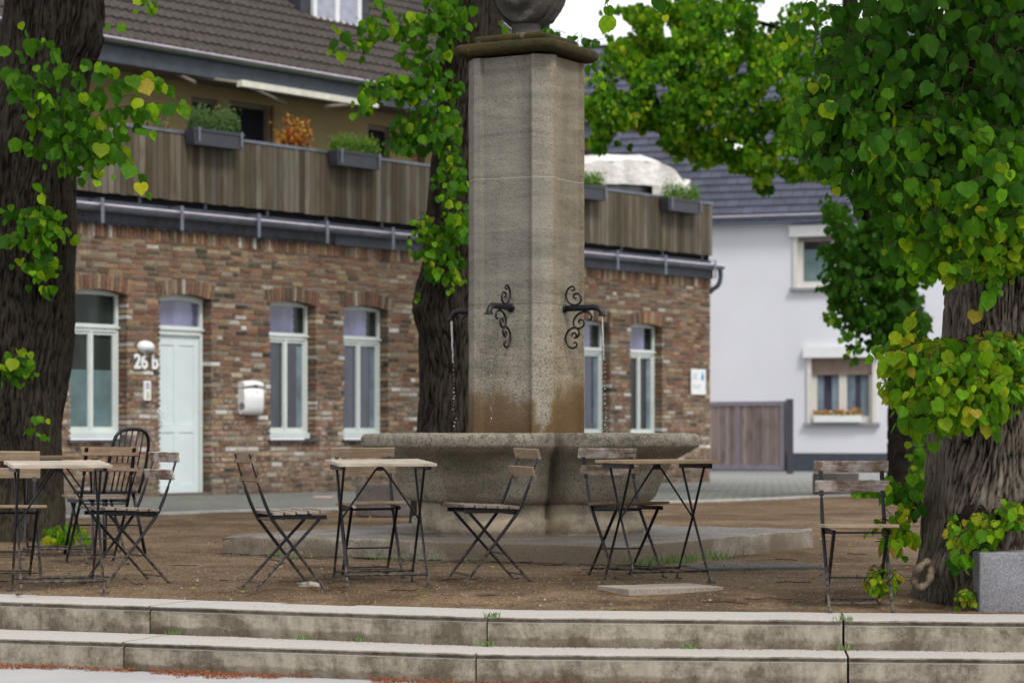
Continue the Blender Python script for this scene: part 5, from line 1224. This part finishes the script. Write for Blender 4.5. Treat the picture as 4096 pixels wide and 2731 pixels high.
clump((1765,930),95,70,YY+.1,.2,95,.085,'m',L,T,ax,twl=2); clump((1770,1050),90,70,YY+.1,.2,85,.085,'m',L,T,ax,twl=2); clump((1680,890),55,45,YY+.1,.1,22,.06,'y',L,T,ax,twl=2); clump((1810,1130),50,35,YY+.1,.1,18,.06,'l',L,T,ax,twl=2); clump((1665,1190),25,20,YY+.1,.05,5,.05,'l',L,T,ax,twl=2); clump((1665,960),45,60,YY+.1,.1,20,.07,'m',L,T,ax,twl=2)
clump((2190,140),60,25,YY+.6,.1,12,.09,'g',L,T,ax); clump((2330,165),60,35,YY+.6,.1,16,.10,'gd',L,T,ax); clump((2385,290),25,50,YY+.6,.1,9,.10,'m',L,T,ax); clump((2120,85),60,60,YY+.6,.1,20,.10,'g',L,T,ax); clump((2010,40),60,80,YY+.8,.2,30,.1,'g',L,T,ax)
upper(L,(-.6,21.5,8.6),(3.0,2.6,1.6),1800,.16)
finish(tm,b,L,T)
# -- far tree on the right with its big soft crown
YF=35.2; b=(P(3640,1975,YF).x,YF,0)
tf=tree('shaded linden trunk with a broad yellow green crown in front of the white house',b)
path=[pw(3640,2010,YF,110),pw(3638,1900,YF,86),pw(3640,1700,YF,84),pw(3640,1500,YF,86),pw(3630,1400,YF,92),pw(3600,1250,YF,80),pw(3560,1050,YF,70),pw(3520,800,YF,60),pw(3450,500,YF,48),pw(3400,200,YF,34),pw(3400,-200,YF,25)]
path=[(x-b[0],y-b[1],z-b[2]-(.1 if i==0 else 0),r_) for i,(x,y,z,r_) in enumerate(path)]
trunk('trunk',path,M['bark_far'],tf,nth=90,dz=.05,amp=.04,freq=8)
br_=MB()
for pts in (((3560,1050),(3300,600),(3000,420),(2700,330)),((3540,900),(3500,400),(3200,150),(2900,60)),((3600,1250),(3450,1130),(3360,1100)),((3440,500),(3100,500),(2850,560)),((2740,100),(2745,250))):
    pp=[P(x,y,YF+random.uniform(-.8,.8))-Vector(b) for x,y in pts]; br_.tube(catmull(pp,4) ,[.10-.085*i/(len(pp)*4-4) for i in range(len(catmull(pp,4)))],7)
br_.build('limb',M['bark_far'],tf,smooth=True)
L,T=[],MB(); ax=(b[0],b[1]+1.5)
for (c,rx,ry,n,k,dy) in (((2650,330),240,170,1500,'m',1.2),((2520,440),160,110,900,'g',1.0),((2900,250),330,230,2400,'m',1.6),((2750,110),200,90,500,'l',1.0),((2900,40),260,100,900,'m',1.2),((3200,250),300,280,2200,'g',1.6),((2800,470),260,120,1500,'g',1.0),
     ((3080,560),200,140,1200,'g',1.0),((3300,560),180,200,1200,'g',1.0),((2960,620),90,60,260,'g',.6),((2700,560),60,50,120,'m',.4),((2770,630),70,45,140,'m',.4),((2830,600),60,60,170,'g',.4),((3050,690),60,60,170,'g',.5),((3060,745),45,30,60,'gd',.3),((2430,430),110,130,1100,'m',.9),((2600,190),170,110,900,'l',.9),((2520,260),110,90,450,'l',.6),((2640,50),150,50,260,'l',.6),((2480,130),70,45,110,'m',.4),((2430,35),80,22,45,'m',.3),((2560,60),80,50,120,'l',.4),((2400,560),50,60,90,'m',.4),((2500,560),60,40,100,'m',.4),
     ((3450,420),220,320,1200,'gd',1.0),((3150,650),90,70,240,'g',.5),((2450,240),70,60,120,'m',.5),((2560,220),100,60,220,'l',.6),((3350,760),90,130,260,'gd',.5)):
    for i in range(int(n*1.45)):
        while True:
            q=[random.uniform(-1,1) for _ in range(3)]
            if q[0]**2+q[1]**2+q[2]**2<=1 : break
        # ragged: reject by noise so gaps and clumps appear
        C=P(c[0]+q[0]*rx,c[1]+q[2]*ry,YF-.3+q[1]*dy)
        if mnoise.noise(Vector((C.x*2.6,C.y*1.3,C.z*2.6)))<-.08+.22*(abs(q[0])+abs(q[2])>1.1): continue
        kk=k if q[2]>-.45 or random.random()<.7 else 'gd'  # darker undersides and limier tops put light and shade into leaf colour
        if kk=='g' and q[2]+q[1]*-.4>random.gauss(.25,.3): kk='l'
        L.append((tuple(C),(random.gauss(0,.5),random.gauss(0,.3),-1),(random.gauss(0,.5),-.8+random.gauss(0,.4),.6),.088*random.uniform(.6,1.2),lcol(kk)))
        if random.random()<.10: L.append(((C.x,C.y-.05,C.z-.08),(random.gauss(0,.2),0,-1),(0,-1,.3),.045,(.20,.30,.05)))
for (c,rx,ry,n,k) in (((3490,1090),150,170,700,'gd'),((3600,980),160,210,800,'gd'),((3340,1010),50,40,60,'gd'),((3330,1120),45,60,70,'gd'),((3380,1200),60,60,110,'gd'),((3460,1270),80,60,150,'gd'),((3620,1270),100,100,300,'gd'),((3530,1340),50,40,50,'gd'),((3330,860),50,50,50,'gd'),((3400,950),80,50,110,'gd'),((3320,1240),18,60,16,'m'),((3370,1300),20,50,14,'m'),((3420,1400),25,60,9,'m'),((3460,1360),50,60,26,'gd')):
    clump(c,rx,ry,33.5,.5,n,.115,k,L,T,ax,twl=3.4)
clump((3680,1600),40,160,34.4,.2,60,.12,'g',L,T,ax,twl=2); clump((3690,1850),50,110,34.4,.2,70,.12,'m',L,T,ax,twl=2); clump((3500,1960),90,40,33.8,.3,70,.12,'m',L,T,ax,twl=2)
upper(L,(3.8,35.2,10.2),(5.5,3.6,1.6),4200,.16,'m')
finish(tf,b,L,T)

# ================================================================ LITTER
L=[]
for i in range(200):
    x=random.uniform(-4.5,4.0); y=random.uniform(12.7,26); 
    if random.random()<.4: y=random.uniform(12.7,16)
    if y<line_y(S1,x)+.55: continue
    if abs((Vector((x,y,0))-FC).dot(u_))<1.7 and abs((Vector((x,y,0))-FC).dot(v_))<1.7: continue
    L.append(((x,y,gz(x,y)+.012),(random.gauss(0,1),random.gauss(0,1),.05),(random.gauss(0,.3),random.gauss(0,.3),1),random.uniform(.02,.045),random.choice([(.35,.38,.05),(.3,.36,.06),(.28,.25,.05),(.20,.30,.04),(.5,.22,.03),(.10,.05,.03)])))
for i in range(16):
    g=G(random.uniform(1660,2200),random.uniform(2330,2430)); L.append(((g.x,g.y,g.z+.012),(random.gauss(0,1),random.gauss(0,1),.05),(0,0,1),random.uniform(.016,.026),(.62,.22,.03)))
o=leaves_mesh('fallen_leaves',L,M['leaf'],None,True); tag(o,'scattered small fallen leaves and petals on the gravel','fallen leaves',kind='stuff')
T=MB()
for i in range(150):
    x=random.uniform(-4,3.6); y=random.uniform(12.9,17.5) if random.random()<.7 else random.uniform(17,24)
    if i<70: # along the slab front
        u=random.uniform(-1.6,1.9); p=FC+u_*u-v_*(1.68+abs(random.gauss(0,.10))); x,y=p.x,p.y
    if abs((Vector((x,y,0))-FC).dot(u_))<1.66 and abs((Vector((x,y,0))-FC).dot(v_))<1.66: continue
    if y<line_y(S1,x)+.55: continue
    a=random.uniform(-.6,.6) if random.random()<.7 else random.uniform(0,6.28); ln=random.uniform(.05,.28); z=gz(x,y)+.008; pts=[]
    for k in range(5):
        pts.append((x,y,z+random.uniform(0,.012))); x+=math.cos(a)*ln/4; y+=math.sin(a)*ln/4; a+=random.gauss(0,.35)
    T.tube(pts,random.uniform(.0015,.0038),4)
tag(T.build('fallen_twigs',simple('wet_twig',(.035,.018,.012),.8)),'thin dark twigs scattered over the gravel','twigs',kind='stuff')
# pebbles
T=MB(); cols=[(.24,.19,.14),(.16,.11,.07),(.34,.29,.23),(.09,.06,.04),(.20,.125,.07),(.27,.23,.19)]
OV=[(1,0,0),(0,1,0),(-1,0,0),(0,-1,0),(0,0,1)]; OF=[(0,1,4),(1,2,4),(2,3,4),(3,0,4)]
for i in range(15000):
    x=random.uniform(-4.2,4.2); y=line_y(S1,x)+.52+abs(random.gauss(0,1))*3.2 if random.random()<.7 else random.uniform(13,26)
    if abs((Vector((x,y,0))-FC).dot(u_))<1.66 and abs((Vector((x,y,0))-FC).dot(v_))<1.66: continue
    s=random.uniform(.0025,.007) if random.random()<.97 else random.uniform(.008,.016); z=gz(x,y)+.010*mnoise.noise(Vector((x*1.7,y*1.7,0)))+.006*mnoise.noise(Vector((x*6,y*6,3)))-.004; a=random.uniform(0,1.5); ca,sa=math.cos(a)*s,math.sin(a)*s
    T.add([(x+vx*ca-vy*sa,y+vx*sa+vy*ca,z-s*.2+vz*s*.8) for vx,vy,vz in OV],OF,random.choice(cols))
t=NT('pebble'); M['pebble']=t.done(t.attr(),.9)
tag(T.build('loose_gravel',M['pebble'],colors=True),'loose grit and small stones over the beaten earth','gravel',kind='stuff')
L=[]
for i in range(900):
    x=random.uniform(-4.3,4.0); y=random.uniform(12.7,17) if random.random()<.6 else random.uniform(16,27)
    if mnoise.noise(Vector((x*.9,y*.9,8)))<random.uniform(-.25,.2): continue
    if y<line_y(S1,x)+.54 or (abs((Vector((x,y,0))-FC).dot(u_))<1.7 and abs((Vector((x,y,0))-FC).dot(v_))<1.7): continue
    L.append(((x,y,gz(x,y)+.010),(random.gauss(0,1),random.gauss(0,1),.1),(random.gauss(0,.4),random.gauss(0,.4),1),random.uniform(.008,.026),random.choice([(.05,.028,.015),(.07,.035,.018),(.035,.02,.012),(.12,.06,.03)])))
o=leaves_mesh('leaf_litter',L,M['pebble'],None,True); tag(o,'dark brown crumbled leaf litter over the beaten gravel','leaf litter',kind='stuff')
# grass tufts
T=MB()
def tuft(c,n,hh,sp):
    for i in range(n):
        x=c[0]+random.gauss(0,sp); y=c[1]+random.gauss(0,sp*.4); z=c[2]; a=random.uniform(0,6.28); l=hh*random.uniform(.4,1); w=.003; dx,dy=math.cos(a)*l*.5,math.sin(a)*l*.5
        g=random.choice([(.09,.17,.03),(.12,.2,.04),(.07,.13,.03)]); T.add([(x-w,y,z),(x+w,y,z),(x+dx*.4+w*.7,y+dy*.4,z+l*.6),(x+dx*.4-w*.7,y+dy*.4,z+l*.6),(x+dx,y+dy,z+l*.9)],[(0,1,2,3),(3,2,4)],g)
for u in (.95,1.05,1.15,1.25,1.4,1.55): 
    p=FC+u_*(1.69)+v_*(-1.65+(u-.9)*1.9); tuft((p.x,p.y-.02,0),55,.085,.09)
for u in (-1.1,-.9,-.3,-.1,.2,.5): p=FC+u_*u-v_*1.69; tuft((p.x,p.y,-.0),22,.05,.07)
for (jx,L_,z) in [(J1[1],S1,-.208),(J1[2],S1,-.208),(J1[1]+.02,S1,-.06),(J1[2],S1,-.06),(J1[0]+.15,S1,-.208),(-1.1,S1,-.208),(-.8,S1,-.208),(.9,S1,-.208)]:
    tuft((jx,line_y(L_,jx)-.012,z),26,.035,.025)
t=NT('grass_blade'); M['grass']=t.done(t.attr(),.6)
tag(T.build('grass_tufts',M['grass'],colors=True),'thin tufts of grass at the slab edge and step joints','grass',kind='stuff')
# moss and rusty debris at the foot of the lower step
T=MB()
for i in range(22000):
    x=random.uniform(-4.5,3.0); d=abs(random.gauss(0,.13))
    if mnoise.noise(Vector((x*1.6,0,5)))*.5+.15+.45*mnoise.noise(Vector((x*7,d*9,2))) < d*2.0-.05: continue
    y=line_y(S2,x)-.004-d; s=random.uniform(.003,.009); a=random.uniform(0,3); z=-.36+max(0,.02-d*.1)*random.random()
    T.add([(x+vx*s*math.cos(a)-vy*s*math.sin(a)*.5,y+vx*s*math.sin(a)+vy*s*.5*math.cos(a),z+vz*s*.6) for vx,vy,vz in OV],OF,random.choice([(.16,.045,.02),(.22,.06,.025),(.10,.035,.02),(.26,.10,.04)]))
for i in range(1500):
    x=random.uniform(-3.5,3.2); d=abs(random.gauss(0,.02)); y=line_y(S1,x)-.004-d; s=random.uniform(.002,.005)
    T.add([(x+vx*s,y+vy*s,-.2105+vz*s*.6) for vx,vy,vz in OV],OF,random.choice([(.12,.05,.025),(.08,.05,.03),(.2,.07,.03)]))
tag(T.build('blossom_debris',M['pebble'],colors=True),'rust brown blossom debris drifted against the lower step','debris',kind='stuff')

# ================================================================ CAMERA AND LIGHT
cam=bpy.data.cameras.new('camera'); co=bpy.data.objects.new('camera',cam); col.objects.link(co); sc.camera=co
co.location=(0,0,E); co.rotation_euler=(R(90),0,0); cam.lens=85; cam.sensor_width=36; cam.shift_y=(H-1365.5)/4/1024; cam.clip_end=2000; cam.clip_start=.1
cam.dof.use_dof=True; cam.dof.focus_distance=14.2; cam.dof.aperture_fstop=3.2
w=bpy.data.worlds.new('World'); sc.world=w; w.use_nodes=True; nt=w.node_tree; bg=nt.nodes['Background']
sky=nt.nodes.new('ShaderNodeTexSky'); sky.sky_type='NISHITA'; sky.sun_disc=False
SE,SA=R(52),R(150)   # sun elevation; azimuth clockwise from +Y
sky.sun_elevation=SE; sky.sun_rotation=SA; sky.dust_density=4; sky.air_density=1.0
hs=nt.nodes.new('ShaderNodeHueSaturation'); hs.inputs['Saturation'].default_value=.35; hs.inputs['Value'].default_value=1.0; nt.links.new(sky.outputs[0],hs.inputs['Color'])
mx=nt.nodes.new('ShaderNodeMix'); mx.data_type='RGBA'; mx.inputs[0].default_value=.75; nt.links.new(hs.outputs[0],mx.inputs[6]); mx.inputs[7].default_value=(7.6,7.7,7.9,1); nt.links.new(mx.outputs[2],bg.inputs[0]); bg.inputs[1].default_value=.165
sl_=bpy.data.lights.new('sun','SUN'); sl_.energy=2.5; sl_.angle=R(14); sl_.color=(1,.965,.91); so=bpy.data.objects.new('sun',sl_); col.objects.link(so)
d=Vector((math.sin(SA)*math.cos(SE),math.cos(SA)*math.cos(SE),math.sin(SE))); so.rotation_euler=d.to_track_quat('Z','Y').to_euler()
sc.view_settings.view_transform='Standard'; sc.view_settings.look='None'; sc.view_settings.exposure=0; sc.view_settings.gamma=1
sc.cycles.max_bounces=6; sc.cycles.transparent_max_bounces=8
